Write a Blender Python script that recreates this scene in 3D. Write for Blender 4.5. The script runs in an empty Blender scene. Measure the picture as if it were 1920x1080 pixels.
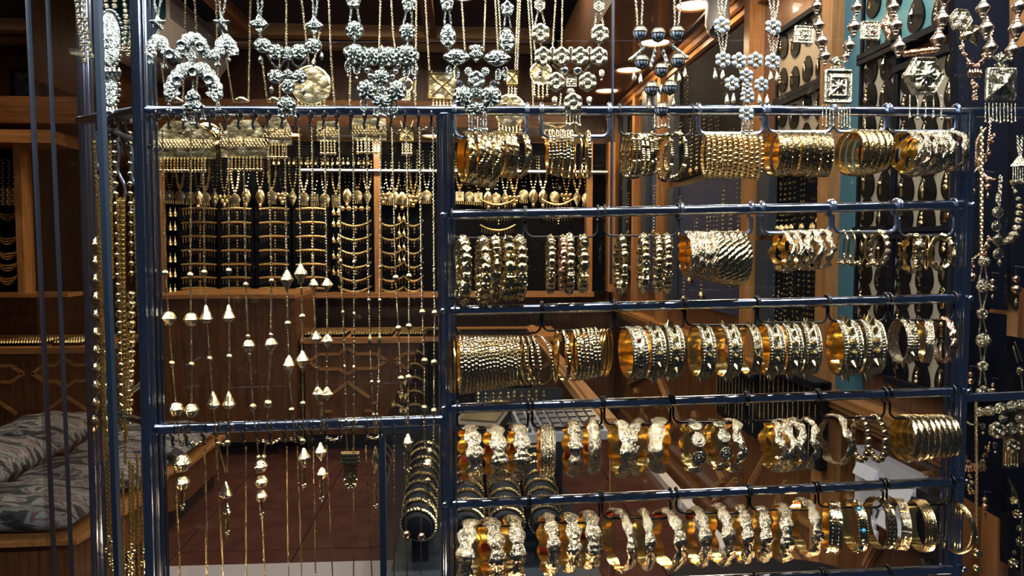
import bpy, math, random
import numpy as np
from mathutils import Vector, Matrix
random.seed(7); np.random.seed(7)
PI = math.pi
SC = bpy.context.scene
COL = SC.collection

# ---------------------------------------------------------------- camera, world, lamps, exposure
FPX = 1387.0
CAM = np.array((0.0, 0.0, 1.55))
YAW = math.atan(90 / FPX); PITCH = math.atan(80 / FPX)
cd = bpy.data.cameras.new('camera'); cam = bpy.data.objects.new('camera', cd); COL.objects.link(cam)
cd.sensor_width = 36.0; cd.lens = 36.0 * FPX / 1920.0; cd.clip_start = 0.02; cd.clip_end = 100
cam.location = CAM; cam.rotation_euler = (PI / 2 - PITCH, 0, -YAW)
SC.camera = cam
SC.view_settings.view_transform = 'Standard'; SC.view_settings.look = 'None'
SC.view_settings.gamma = 1; SC.view_settings.use_curve_mapping = False
SC.view_settings.exposure = 0.0
SC.cycles.max_bounces = 8; SC.cycles.glossy_bounces = 4; SC.cycles.transparent_max_bounces = 12
SC.cycles.sample_clamp_indirect = 6.0; SC.cycles.caustics_reflective = False; SC.cycles.caustics_refractive = False
wd = bpy.data.worlds.new('evening_street'); SC.world = wd; wd.use_nodes = True
wd.node_tree.nodes['Background'].inputs[0].default_value = (0.20, 0.29, 0.46, 1)
wd.node_tree.nodes['Background'].inputs[1].default_value = 0.10

def area_lamp(name, loc, aim, size, power, color, size_y=None):
    d = bpy.data.lights.new(name, 'AREA'); d.energy = power; d.color = color
    d.shape = 'RECTANGLE' if size_y else 'DISK'; d.size = size
    if size_y: d.size_y = size_y
    o = bpy.data.objects.new(name, d); COL.objects.link(o); o.location = loc
    o.rotation_euler = (Vector(aim) - Vector(loc)).to_track_quat('-Z', 'Y').to_euler()
    return o
COOL = (1.0, 0.95, 0.86); WARM = (1.0, 0.70, 0.38)
for i, x in enumerate((-0.82, -0.62, -0.32, -0.05, 0.22, 0.48, 0.75)):   # the window's LED heads above the rack; outermost added to brighten the corner bay
    area_lamp('window_lamp', (x, 0.74, 2.18), (x + 0.02, 1.03, 1.5), 0.10, 5.2, COOL)
area_lamp('window_strip_lamp', (0.1, 0.90, 2.14), (0.1, 1.0, 1.6), 1.7, 9.0, (0.86, 0.92, 1.0), 0.12)
for x in (-0.55, 0.05, 0.6):                                   # fill lamps added below the frame to lift the bangles' lower halves
    area_lamp('low_fill_lamp', (x, 1.02, 0.88), (x, 1.05, 1.6), 0.06, 1.3, (1.0, 0.66, 0.34))
CEIL = [(-0.9, 5.3), (-0.6, 5.3), (0.0, 5.3), (0.62, 4.4), (-1.5, 4.3), (-0.3, 3.6), (-3.1, 5.0), (-3.75, 6.1)]  # last two added to brighten the left wall and its picture
SOFF = [(1.16, 3.05), (1.18, 3.8), (1.16, 4.5), (1.16, 5.2), (1.14, 5.9)]
BACK = [(-1.95, 5.95), (-1.35, 5.95), (-0.75, 5.95), (-0.25, 5.95), (0.3, 5.95), (0.7, 5.95)]
for x, y in CEIL: area_lamp('ceiling_lamp', (x, y, 3.26), (x, y, 0), 0.13, 7.5, (1.0, 0.78, 0.52))
for x, y in SOFF: area_lamp('soffit_lamp', (x, y, 2.765), (x + .12, y, 0.6), 0.13, 6.5, WARM)
for x, y in BACK: area_lamp('case_lamp', (x, y, 2.405), (x, y + 0.28, 1.3), 0.11, 4.6, (1.0, 0.82, 0.54))
area_lamp('showcase_lamp', (0.12, 2.47, .935), (0.12, 2.9, .5), .72, 14, (1.0, .93, .75), .015)
for y in (1.8, 2.35): area_lamp('board_lamp', (0.92, y, 2.74), (1.42, y + .15, 1.8), 0.1, 6.0, (0.95, 0.95, 0.9))

# ---------------------------------------------------------------- projecting the photograph's pixels onto real planes
FW = np.array((math.sin(YAW) * math.cos(PITCH), math.cos(YAW) * math.cos(PITCH), -math.sin(PITCH)))
RT = np.array((math.cos(YAW), -math.sin(YAW), 0.0)); UP = np.cross(RT, FW)
def ray(px, py): return FW + RT * (px - 960) / FPX + UP * (540 - py) / FPX
def W(px, py, Y=1.0):
    r = ray(px, py); return CAM + r * (Y / r[1])
def WX(px, py, X):
    r = ray(px, py); return CAM + r * (X / r[0])
def WZ(px, py, z):
    r = ray(px, py); return CAM + r * ((z - CAM[2]) / r[2])
def K(Y=1.0): return Y / FPX * 0.999

# ---------------------------------------------------------------- mesh helpers
class MB:
    def __init__(s): s.v = []; s.f = []; s.m = []; s.n = 0
    def add(s, vf, mat=0, M=None, t=None):
        V, F = vf[0], vf[1]
        V = np.asarray(V, float)
        if M is not None: V = V @ np.asarray(M, float).T
        if t is not None: V = V + np.asarray(t, float)
        s.v.append(V); n = s.n
        s.f.extend([tuple(i + n for i in f) for f in F])
        if len(vf) > 2 and vf[2] is not None: s.m.extend([x for x in vf[2]])
        else: s.m.extend([mat] * len(F))
        s.n += len(V); return s
    def mesh(s, name, mats, origin=None, smooth=True, ang=0.6):
        V = np.concatenate(s.v) if s.v else np.zeros((0, 3))
        if origin is not None: V = V - np.asarray(origin)
        me = bpy.data.meshes.new(name); me.from_pydata(V.tolist(), [], s.f)
        for m in (mats if isinstance(mats, (list, tuple)) else [mats]): me.materials.append(m)
        if any(s.m): me.polygons.foreach_set('material_index', s.m)
        me.polygons.foreach_set('use_smooth', [smooth] * len(s.f))
        if smooth and ang: me.set_sharp_from_angle(angle=ang)
        me.update(); return me
def link(name, data, parent=None, loc=None, M=None):
    o = bpy.data.objects.new(name, data); COL.objects.link(o)
    if parent is not None: o.parent = parent
    if M is not None: o.matrix_local = M
    elif loc is not None: o.location = [float(a) for a in loc]
    return o
def tag(o, label, cat, group=None, kind=None):
    if label: o['label'] = label
    if cat: o['category'] = cat
    if group: o['group'] = group
    if kind: o['kind'] = kind
    return o
def thing(name, label, cat, loc, group=None): return tag(link(name, None, loc=loc), label, cat, group)
def obj(name, mb, mats, parent=None, smooth=True, ang=0.6):   # mb in world coordinates
    o0 = np.array(parent.location) if parent is not None else None
    if parent is not None and parent.parent is not None: o0 = o0 + np.array(parent.parent.location)
    if parent is None:
        V = np.concatenate(mb.v); o0 = (V.min(0) + V.max(0)) / 2; o0[2] = V[:, 2].min()
        return link(name, mb.mesh(name, mats, o0, smooth, ang), None, o0)
    return link(name, mb.mesh(name, mats, o0, smooth, ang), parent)
def struct(name, mb, mats, parent=None, smooth=False):
    o = obj(name, mb, mats, parent, smooth)
    if parent is None: o['kind'] = 'structure'
    return o
def rotm(axis, a): return np.array(Matrix.Rotation(a, 3, axis))
def frame(z, x=None):
    z = np.asarray(z, float); z = z / np.linalg.norm(z)
    if x is None: x = np.array((0, 0, 1.0)) if abs(z[2]) < .9 else np.array((1.0, 0, 0))
    x = np.asarray(x, float); x = x - z * np.dot(x, z); x = x / np.linalg.norm(x)
    return np.stack([x, np.cross(z, x), z], 1)
def box(c, s, b=0.0):
    c = np.asarray(c, float); h = np.asarray(s, float) / 2
    V = np.array([(x, y, z) for x in (-1, 1) for y in (-1, 1) for z in (-1, 1)], float) * h + c
    return V, [(0, 1, 3, 2), (4, 6, 7, 5), (0, 4, 5, 1), (2, 3, 7, 6), (0, 2, 6, 4), (1, 5, 7, 3)]
def box2(a, b):
    a = np.minimum(np.asarray(a, float), np.asarray(b, float)), np.maximum(np.asarray(a, float), np.asarray(b, float))
    return box((a[0] + a[1]) / 2, a[1] - a[0])
def lathe(prof, seg=20, lobes=None):
    n = len(prof); V = []; F = []
    for r, z in prof:
        for j in range(seg):
            a = 2 * PI * j / seg; q = r * (1 + (lobes[1] * math.cos(lobes[0] * a) if lobes else 0))
            V.append((q * math.cos(a), q * math.sin(a), z))
    for i in range(n - 1):
        for j in range(seg):
            k = (j + 1) % seg
            F.append((i * seg + j, i * seg + k, (i + 1) * seg + k, (i + 1) * seg + j))
    F.append(tuple(range(seg - 1, -1, -1))); F.append(tuple((n - 1) * seg + j for j in range(seg)))
    return np.array(V), F
def sphere(r, seg=14, rings=8, sq=1.0):
    return lathe([(max(r * math.sin(PI * i / rings), r * .02), -r * sq * math.cos(PI * i / rings)) for i in range(rings + 1)], seg)
def tube(path, r, seg=8, closed=False, cap=True):
    P = np.asarray(path, float); n = len(P); V = []; F = []
    R = r if hasattr(r, '__len__') else [r] * n
    T = np.zeros_like(P)
    for i in range(n):
        a = P[(i + 1) % n] if (closed or i < n - 1) else P[i]; b = P[i - 1] if (closed or i > 0) else P[i]
        t = a - b; T[i] = t / (np.linalg.norm(t) + 1e-12)
    x = frame(T[0])[:, 0]
    for i in range(n):
        x = x - T[i] * np.dot(x, T[i]); x = x / (np.linalg.norm(x) + 1e-12); y = np.cross(T[i], x)
        for j in range(seg):
            a = 2 * PI * j / seg; V.append(P[i] + R[i] * (math.cos(a) * x + math.sin(a) * y))
    for i in range(n if closed else n - 1):
        for j in range(seg):
            k = (j + 1) % seg; i2 = (i + 1) % n
            F.append((i * seg + j, i * seg + k, i2 * seg + k, i2 * seg + j))
    if cap and not closed:
        F.append(tuple(range(seg - 1, -1, -1))); F.append(tuple((n - 1) * seg + j for j in range(seg)))
    return np.array(V), F
def torus(R, r, n=20, m=6, sx=1.0):
    return tube([(R * sx * math.cos(2 * PI * i / n), R * math.sin(2 * PI * i / n), 0) for i in range(n)], r, m, True)
LINK = torus(1.0, 0.30, 8, 4, 0.62)            # a chain link, long along y
def chain(mb, pts, size, mat=0):
    """links of length ~size along a polyline, each turned a quarter against the last"""
    P = [np.asarray(p, float) for p in pts]; k = 0
    for a, b in zip(P[:-1], P[1:]):
        L = np.linalg.norm(b - a); n = max(1, int(round(L / (size * 0.78)))); d = (b - a) / (L + 1e-12)
        for i in range(n):
            c = a + d * L * (i + .5) / n
            fr = frame(d, (0.3, -1, 0.05)); fr = np.stack([fr[:, 0] if k % 2 else fr[:, 1], d, np.cross(fr[:, 0] if k % 2 else fr[:, 1], d)], 1)
            mb.add(LINK, mat, fr * (size * 0.62), c); k += 1
    return mb
def bend(pts, n=8):
    """smooth a polyline (Catmull-Rom)"""
    P = [np.asarray(p, float) for p in pts]
    if len(P) < 3: return P
    Q = [2 * P[0] - P[1]] + P + [2 * P[-1] - P[-2]]; out = []
    for i in range(1, len(Q) - 2):
        for k in range(n):
            t = k / n; a, b, c, d = Q[i - 1], Q[i], Q[i + 1], Q[i + 2]
            out.append(.5 * (2 * b + (c - a) * t + (2 * a - 5 * b + 4 * c - d) * t * t + (3 * b - a - 3 * c + d) * t ** 3))
    out.append(P[-1]); return out
ORD = ['first', 'second', 'third', 'fourth', 'fifth', 'sixth', 'seventh', 'eighth', 'ninth', 'tenth', 'eleventh', 'twelfth',
       'thirteenth', 'fourteenth', 'fifteenth', 'sixteenth', 'seventeenth', 'eighteenth', 'nineteenth', 'twentieth', 'twenty-first', 'twenty-second', 'twenty-third', 'twenty-fourth', 'twenty-fifth', 'twenty-sixth', 'twenty-seventh', 'twenty-eighth']
NUM = ['no', 'one', 'two', 'three', 'four', 'five', 'six', 'seven', 'eight', 'nine', 'ten', 'eleven', 'twelve', 'thirteen', 'fourteen', 'fifteen', 'sixteen', 'seventeen', 'eighteen']

# ---------------------------------------------------------------- materials
def new_mat(name):
    m = bpy.data.materials.new(name); m.use_nodes = True
    return m, m.node_tree.nodes, m.node_tree.links, m.node_tree.nodes['Principled BSDF']
def simple(name, col, rough=.5, metal=0.0, **kw):
    m, N, L, b = new_mat(name); b.inputs['Base Color'].default_value = (*col, 1)
    b.inputs['Roughness'].default_value = rough; b.inputs['Metallic'].default_value = metal
    for k, v in kw.items(): b.inputs[k.replace('_', ' ')].default_value = v
    return m
def tex(N, L, kind, scale, vec=None, **kw):
    t = N.new(kind); t.inputs['Scale'].default_value = scale
    for k, v in kw.items(): t.inputs[k.replace('_', ' ')].default_value = v
    if vec is None:
        c = N.new('ShaderNodeTexCoord'); vec = c.outputs['Object']
    L.new(vec, t.inputs['Vector']); return t
def ramp(N, L, src, c0, c1, p0=.3, p1=.7):
    r = N.new('ShaderNodeValToRGB'); L.new(src, r.inputs[0]); e = r.color_ramp.elements
    e[0].position = p0; e[0].color = (*c0, 1); e[1].position = p1; e[1].color = (*c1, 1); return r
def chased(name, c0, c1, rough, scale, strength, dist=.0006, edge=False):
    """metal with a chased or filigree relief; c0 is the darker tone in the recesses, oxidised patina on the silver"""
    m, N, L, b = new_mat(name)
    v = tex(N, L, 'ShaderNodeTexVoronoi', scale); n = tex(N, L, 'ShaderNodeTexNoise', scale * 1.7, Detail=2.0)
    if edge: v.feature = 'DISTANCE_TO_EDGE'
    a = N.new('ShaderNodeMath'); a.operation = 'MULTIPLY_ADD'; a.inputs[1].default_value = 2.2 if edge else -1.0
    L.new(v.outputs['Distance'], a.inputs[0]); L.new(n.outputs['Fac'], a.inputs[2])
    r = ramp(N, L, a.outputs[0], c0, c1, .62 if edge else -.05, 1.0 if edge else .30); L.new(r.outputs[0], b.inputs['Base Color'])
    bp = N.new('ShaderNodeBump'); bp.inputs['Strength'].default_value = strength; bp.inputs['Distance'].default_value = dist
    L.new(a.outputs[0], bp.inputs['Height']); L.new(bp.outputs[0], b.inputs['Normal'])
    b.inputs['Metallic'].default_value = 1; b.inputs['Roughness'].default_value = rough; return m
def wood(name, c0, c1, rough=.35, axis=2, scale=9.0):
    m, N, L, b = new_mat(name); c = N.new('ShaderNodeTexCoord'); mp = N.new('ShaderNodeMapping')
    s = [6, 6, 6]; s[axis] = .5; mp.inputs['Scale'].default_value = s; L.new(c.outputs['Object'], mp.inputs[0])
    n = tex(N, L, 'ShaderNodeTexNoise', scale, mp.outputs[0], Detail=6.0, Distortion=.6)
    r = ramp(N, L, n.outputs['Fac'], c0, c1); L.new(r.outputs[0], b.inputs['Base Color'])
    b.inputs['Roughness'].default_value = rough; b.inputs['Coat Weight'].default_value = .25; return m
GOLD = chased('chased_gold', (.40, .27, .09), (.93, .80, .52), .21, 420, .6)
GOLDF = chased('fine_gold', (.40, .30, .14), (.89, .81, .62), .18, 520, .38, .0005)
GOLDX = chased('filigree_gold', (.20, .15, .07), (.88, .80, .62), .20, 560, .6, .0010, True)
GOLDP = simple('polished_gold', (.95, .74, .36), .13, 1.0)
LINING = chased('amber_gold_lining', (.98, .66, .20), (1.0, .74, .28), .16, 60, .12, .002)
GOLDS = simple('small_gold', (.80, .64, .34), .27, 1.0)
ROSE = chased('rose_gold', (.45, .26, .15), (.94, .74, .56), .22, 600, .4)
PROSE = chased('pale_rose_gold', (.42, .31, .21), (.92, .79, .64), .26, 480, .45)
GOLDE = chased('satin_gold', (.50, .38, .18), (.93, .82, .56), .20, 520, .16)
SILV = chased('chased_silver', (.07, .09, .08), (.74, .80, .74), .20, 520, .6, .0010, True)
SILVP = simple('polished_silver', (.80, .82, .76), .16, 1.0)
BRONZE = chased('pale_bronze', (.16, .14, .08), (.74, .69, .54), .25, 560, .45, .0010, True)
CHROME = simple('blue_steel', (.40, .46, .58), .13, 1.0)
STEELW = simple('bright_wire', (.55, .66, .85), .22, 1.0)
BLACKW = simple('black_wire', (.012, .012, .014), .32, 0.0)
VELVET = simple('black_velvet', (.0035, .004, .006), .95, 0.0, Specular_IOR_Level=.1)
NAVY = simple('navy_leather', (.0028, .0038, .009), .6, 0.0, Specular_IOR_Level=.15)
PAD = simple('black_pad', (.004, .0035, .004), .5, 0.0, Specular_IOR_Level=.15)
GEM = simple('milky_blue_stone', (.34, .44, .60), .2, .45, Coat_Weight=.5)
TURQ = simple('turquoise', (.03, .32, .62), .25)
RUBY = simple('dark_red_stone', (.10, .005, .01), .12)
JET = simple('black_stone', (.008, .008, .012), .1)
STICKER = simple('red_sticker', (.75, .08, .03), .5)
RED = simple('red_enamel', (.55, .03, .02), .35)
CREAM = simple('cream_board', (.42, .35, .25), .6)
TEAL = simple('teal_board', (.10, .26, .27), .5)
TEALP = simple('teal_tint', (.045, .17, .23), .4)  # teal of the air conditioner's painted reflection and of the wall strip
WOOD = wood('brown_wood', (.075, .030, .012), (.17, .070, .026))
WOODH = wood('brown_wood_across', (.08, .032, .012), (.18, .075, .028), axis=0)
OAK = wood('honey_wood', (.26, .115, .035), (.44, .21, .075), .3)
OAKY = wood('honey_wood_lengthwise', (.26, .115, .035), (.46, .22, .08), .3, 1)
OAKH = wood('honey_wood_across', (.26, .115, .035), (.46, .22, .08), .3, 0)
DARK = simple('dark_ceiling_paint', (.016, .013, .014), .6)
TILE = chased('x', (0, 0, 0), (1, 1, 1), .3, 5, 0)
_m, _N, _L, _b = new_mat('maroon_floor'); _n = tex(_N, _L, 'ShaderNodeTexNoise', 7.0, Detail=5.0)
_L.new(ramp(_N, _L, _n.outputs['Fac'], (.050, .018, .014), (.095, .038, .030)).outputs[0], _b.inputs['Base Color'])
_b.inputs['Roughness'].default_value = .22; TILE = _m
PALE = simple('pale_slab', (.42, .41, .47), .3)
WHITE = simple('white_plastic', (.72, .72, .78), .4)
GREYP = simple('grey_plastic', (.26, .27, .30), .45)
BLKP = simple('black_plastic', (.015, .015, .018), .35)
KEY = simple('key_plastic', (.035, .04, .055), .3)
def emit(name, col, s):
    m, N, L, b = new_mat(name); b.inputs['Base Color'].default_value = (*col, 1)
    b.inputs['Emission Color'].default_value = (*col, 1); b.inputs['Emission Strength'].default_value = s; return m
LAMP = emit('lamp_glass', (1.0, .86, .66), 14)
def glass(name, tint, refl=.06, edge=False):
    m, N, L, b = new_mat(name); N.remove(b); out = N['Material Output']
    t = N.new('ShaderNodeBsdfTransparent'); t.inputs[0].default_value = (*tint, 1)
    g = N.new('ShaderNodeBsdfGlossy'); g.inputs['Roughness'].default_value = .02; g.inputs[0].default_value = (.9, .95, 1, 1)
    f = N.new('ShaderNodeFresnel'); f.inputs[0].default_value = 1.45
    x = N.new('ShaderNodeMixShader'); ge = N.new('ShaderNodeNewGeometry'); iv = N.new('ShaderNodeMath'); iv.operation = 'SUBTRACT'; iv.inputs[0].default_value = 1; L.new(ge.outputs['Backfacing'], iv.inputs[1])
    mu = N.new('ShaderNodeMath'); mu.operation = 'MULTIPLY'; L.new(f.outputs[0], mu.inputs[0]); L.new(iv.outputs[0], mu.inputs[1])
    L.new(mu.outputs[0], x.inputs[0]); L.new(t.outputs[0], x.inputs[1]); L.new(g.outputs[0], x.inputs[2])
    L.new(x.outputs[0], out.inputs[0]); return m
GLASS = glass('window_glass', (.97, .98, .98))
GEDGE = simple('glass_edge', (.008, .018, .036), .45, 0.0, Specular_IOR_Level=.3)
UGOLD = chased('cast_bead_gold', (.42, .32, .15), (.92, .83, .62), .15, 3.0, .15, .05)
UROSE = chased('cast_bead_rose', (.5, .26, .15), (.95, .70, .52), .17, 3.0, .15, .05)
UBRONZE = chased('cast_bead_bronze', (.25, .22, .14), (.86, .80, .64), .2, 3.0, .4, .05)
HAM = chased('hammered_gold_plate', (.46, .37, .19), (.86, .75, .48), .31, 60, .5, .004)
# a woven kilim of grey, white and rose zigzags
_m, _N, _L, _b = new_mat('kilim_cloth'); _c = _N.new('ShaderNodeTexCoord'); _mp = _N.new('ShaderNodeMapping'); _mp.inputs['Scale'].default_value = (4.5, 22, 9)
_L.new(_c.outputs['Object'], _mp.inputs[0]); _w = _N.new('ShaderNodeTexNoise'); _w.inputs['Scale'].default_value = 1.0; _w.inputs['Detail'].default_value = 3; _w.inputs['Distortion'].default_value = .7
_L.new(_mp.outputs[0], _w.inputs['Vector']); _r = _N.new('ShaderNodeValToRGB'); _L.new(_w.outputs['Fac'], _r.inputs[0]); _r.color_ramp.interpolation = 'CONSTANT'
for _i, (_p, _cc) in enumerate([(0, (.012, .015, .025)), (.40, (.04, .045, .06)), (.47, (.19, .21, .22)), (.54, (.15, .08, .095)), (.58, (.25, .27, .28)), (.66, (.06, .07, .08))]):
    _e = _r.color_ramp.elements[_i] if _i < 2 else _r.color_ramp.elements.new(_p)
    _e.position = _p; _e.color = (*_cc, 1)
_L.new(_r.outputs[0], _b.inputs['Base Color']); _b.inputs['Roughness'].default_value = .9; KILIM = _m
BEAM = wood('tan_beam_wood', (.42, .26, .11), (.58, .38, .18), .4, 0)
# ================================================================ THE ROOM
XR, XL, YB, ZC, ZS = 1.42, -4.45, 6.9, 3.3, 2.79     # right wall, left wall, back wall, ceiling, right-hand soffit
fl = struct('floor', MB().add(box2((XL, 1.35, -.06), (XR + .9, YB, -.012))), BLKP)
tm = MB().add(box((0, 0, 0), (.592, .592, .012))).mesh('tile', TILE, None, False)
for i in range(10):
    for j in range(9):
        link('tile', tm, fl, np.array((XL + .3 + .6 * i, 1.66 + .6 * j, -.006)) - np.array(fl.location))
th = struct('trim_1', MB().add(box2((-1.45, 2.0, .001), (-.10, 3.55, .02))), PALE)  # pale grey slab lying on the floor tiles
struct('ceiling', MB().add(box2((XL, 1.35, ZC), (XR + .9, YB, ZC + .05))), DARK)
struct('wall_back', MB().add(box2((XL, YB, 0), (XR, YB + .05, ZC))), WOOD)
struct('wall_left', MB().add(box2((XL - .05, 1.35, 0), (XL, YB, ZC))), WOOD)
wr = struct('wall_right', MB().add(box2((XR, 1.25, 0), (XR + .05, YB, ZC))), WOOD)
sf = struct('trim_2', MB().add(box2((.78, 1.7, ZS), (XR, YB, ZS + .06))).add(box2((.74, 1.7, ZS - .03), (.80, YB, ZS + .34))), WOODH)
for k, dz in enumerate((0, .035, .07)):
    obj('moulding', MB().add(box2((XR - .10 + .03 * k, 1.7, ZS - .035 - dz), (XR - .003, YB, ZS - .002 - dz))), OAKY, sf, False)
def strut(mb, p, q, w, d, n=(1, 0, 0)):                # a bar of width w and depth d laid on a surface with normal n
    p = np.asarray(p, float); q = np.asarray(q, float); L = np.linalg.norm(q - p); fr = frame(n, q - p)
    return mb.add(box((0, 0, 0), (L, w, d)), 0, fr, (p + q) / 2)
# ceiling beams across the room
for y, z, h, m in ((6.05, ZC, .09, BEAM), (6.55, ZC, .05, BEAM)):
    struct('trim_3', MB().add(box2((XL, y, z - h), (.74, y + .12, z - .001))), m)
for x in (-1.75, -.30):
    struct('trim_4', MB().add(box2((x, 1.7, ZC - .10), (x + .09, 6.04, ZC - .001))), WOODH if x > -1 else OAKY)
# recessed lamps
def downlight(x, y, z, r, label, group):
    t = thing('ceiling_light', label, 'light', (x, y, z), group)
    obj('frame', MB().add(torus(r * 1.15, r * .16, 24, 6), 0, None, (x, y, z - .006)), OAKH if z < 3 else CHROME, t)
    obj('diffuser', MB().add(lathe([(r * .2, -.012), (r * .7, -.010), (r, -.004), (r, -.001)], 20), 0, None, (x, y, z)), LAMP, t)
for i, (x, y) in enumerate(SOFF): downlight(x, y, ZS, .085, 'round recessed lamp in the lower wooden soffit above the earring boards, %s counting inward' % ORD[i], 'soffit lamps on the earring side')
for i, (x, y) in enumerate(CEIL): downlight(x, y, ZC, .075, 'round white lamp set in the dark upper ceiling, %s of eight' % ORD[i], 'upper ceiling lamps')
# back display cases with an overhanging lit soffit
YC = 6.3
struct('trim_5', MB().add(box2((XL, 5.6, 2.43), (.78, 6.32, 2.62))), WOODH)
for i, (x, y) in enumerate(BACK): downlight(x, y, 2.43, .07, 'round lamp under the wooden soffit of the back cases, %s of six' % ORD[i], 'back case lamps')
bc = thing('display_case', 'wide black velvet wall case full of gold necklaces behind the wooden counters', 'display case', (-.9, 6.36, 1.15))
obj('back_panel', MB().add(box2((W(290, 0, YC)[0], 6.42, 1.13), (W(1150, 0, YC)[0], 6.46, 2.43))), VELVET, bc, False)
for px, w in ((703, .05), (1108, .05), (285, .04), (1150, .06)):
    x = W(px, 0, YC)[0]; obj('post', MB().add(box2((x - w / 2, 6.30, 1.15), (x + w / 2, 6.42, 2.43))), OAK, bc, False)
a, b = W(285, 552, YC), W(1110, 552, YC)
obj('sill', MB().add(box2((a[0], 6.2, a[2] - .03), (b[0], 6.42, a[2] + .01))), OAKH, bc, False)
a, b = W(560, 318, 6.25), W(1140, 318, 6.25)
obj('glass_shelf', MB().add(box2((a[0], 6.25, a[2] - .008), (b[0], 6.40, a[2] + .008))), simple('painted_lit_rim', (.6, .75, .95), .15), bc, False)  # edge looks lit because whitish blue is put into its base colour
lc = thing('display_case', 'narrow black velvet case of festoon necklaces beyond the window corner', 'display case', (-2.4, 5.9, 1.15))
ly = 5.7
a, b = W(-60, 275, ly), W(140, 548, ly)
obj('back_panel', MB().add(box2((a[0], ly + .12, b[2]), (b[0], ly + .16, a[2]))), VELVET, lc, False)
c0 = W(38, 400, ly); obj('post', MB().add(box2((c0[0] - .025, ly - .02, b[2]), (c0[0] + .025, ly + .12, a[2]))), OAK, lc, False)
obj('header', MB().add(box2((a[0], ly - .25, a[2]), (b[0], ly + .16, a[2] + .09))), OAKH, lc, False)
obj('sill', MB().add(box2((a[0], ly - .1, b[2] - .03), (b[0], ly + .12, b[2]))), OAKH, lc, False)
# wooden counters with raised Andalusian mouldings
def star_panel(mb, X0, X1, z0, z1, y):                # pointed hexagon band
    zm = (z0 + z1) / 2; xm = (X0 + X1) / 2; h = (z1 - z0) / 2; e = h
    for s in (1, -1):
        P = [(X0, zm), (X0 + e, zm + s * h * .7), (xm - e * .8, zm + s * h * .7), (xm, zm + s * h * 1.25), (xm + e * .8, zm + s * h * .7), (X1 - e, zm + s * h * .7), (X1, zm)]
        for p, q in zip(P[:-1], P[1:]): strut(mb, (p[0], y, p[1]), (q[0], y, q[1]), .022, .03, (0, -1, 0))
def counter(name, label, X0, X1, Y0, Y1, z):
    t = thing(name, label, 'counter', ((X0 + X1) / 2, Y0, 0))
    obj('body', MB().add(box2((X0, Y0, .12), (X1, Y1, z - .04))), WOOD, t, False)
    obj('plinth', MB().add(box2((X0, Y0 + .05, 0), (X1, Y1, .12))), BLKP, t, False)
    obj('worktop', MB().add(box2((X0 - .02, Y0 - .05, z - .04), (X1 + .02, Y1, z))), OAKH, t, False)
    n = max(1, int(round((X1 - X0) / .55))); w = (X1 - X0) / n
    for i in range(n):
        m = MB(); star_panel(m, X0 + w * i + .03, X0 + w * (i + 1) - .03, z - .26, z - .10, Y0 - .004)
        obj('moulding', m, OAKH, t, False)
        m = MB(); xc = X0 + w * (i + .5)
        for s in (-1, 1):
            strut(m, (xc, Y0 - .003, z - .34), (xc + s * .16, Y0 - .003, z - .46), .02, .025, (0, -1, 0))
            for k in range(3):
                m.add(box((xc + s * (.20 - .05 * k), Y0 - .003, z - .50 - .06 * k), (.05, .025, .018)))
        obj('stepped_moulding', m, OAKH, t, False)
    return t
counter('sales_counter', 'brown wooden counter with raised star mouldings below the back wall case', W(560, 0, 5.6)[0], .72, 5.6, 6.28, .86)
counter('sales_counter', 'brown wooden counter with raised star mouldings seen through the window corner', XL + .03, W(170, 0, 5.2)[0], 5.2, 5.9, .86)
# the plain taller block between the counters
t = thing('cabinet', 'plain tall brown wooden cabinet block between the two star counters', 'cabinet', (-1.9, 5.6, 0))
a, b = W(292, 560, 5.5), W(562, 560, 5.5)
obj('body', MB().add(box2((a[0], 5.5, .1), (b[0] - .03, 6.19, a[2]))), WOOD, t, False)
for px in (292, 470, 535): obj('seam_strip', MB().add(box2((W(px, 0, 5.5)[0], 5.485, .1), (W(px, 0, 5.5)[0] + .03, 5.5, a[2]))), WOODH, t, False)
obj('worktop', MB().add(box2((a[0], 5.46, a[2]), (b[0] - .03, 6.19, a[2] + .03))), OAKH, t, False)
# trays of small jewellery on the counters
def tray(px0, px1, py, Y, n, label):
    a, b = W(px0, py, Y), W(px1, py, Y); z = .862
    t = thing('jewellery_tray', label, 'tray', ((a[0] + b[0]) / 2, Y, z), 'trays on the counters')
    obj('base', MB().add(box2((a[0], Y - .10, z), (b[0], Y + .16, z + .015))), VELVET, t, False)
    m = MB(); o = torus(.013, .004, 8, 4)
    for i in range(n):
        for j in range(4): m.add(o, 0, rotm('X', 1.1) @ rotm('Z', random.random()), (a[0] + .02 + (b[0] - a[0] - .04) * i / (n - 1), Y - .07 + .07 * j, z + .022))
    tag(obj('rings', m, GOLDS, t), None, None, None, 'stuff')
tray(5, 95, 612, 5.35, 16, 'black tray of gold rings on the counter beyond the window corner')
tray(110, 165, 612, 5.35, 10, 'smaller black ring tray beside the long one beyond the window corner')
for i, (p, q) in enumerate(((575, 652), (662, 738), (745, 815))): tray(p, q, 612, 5.72, 14, 'black tray of gold rings on the back counter, %s of three' % ORD[i])
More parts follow.
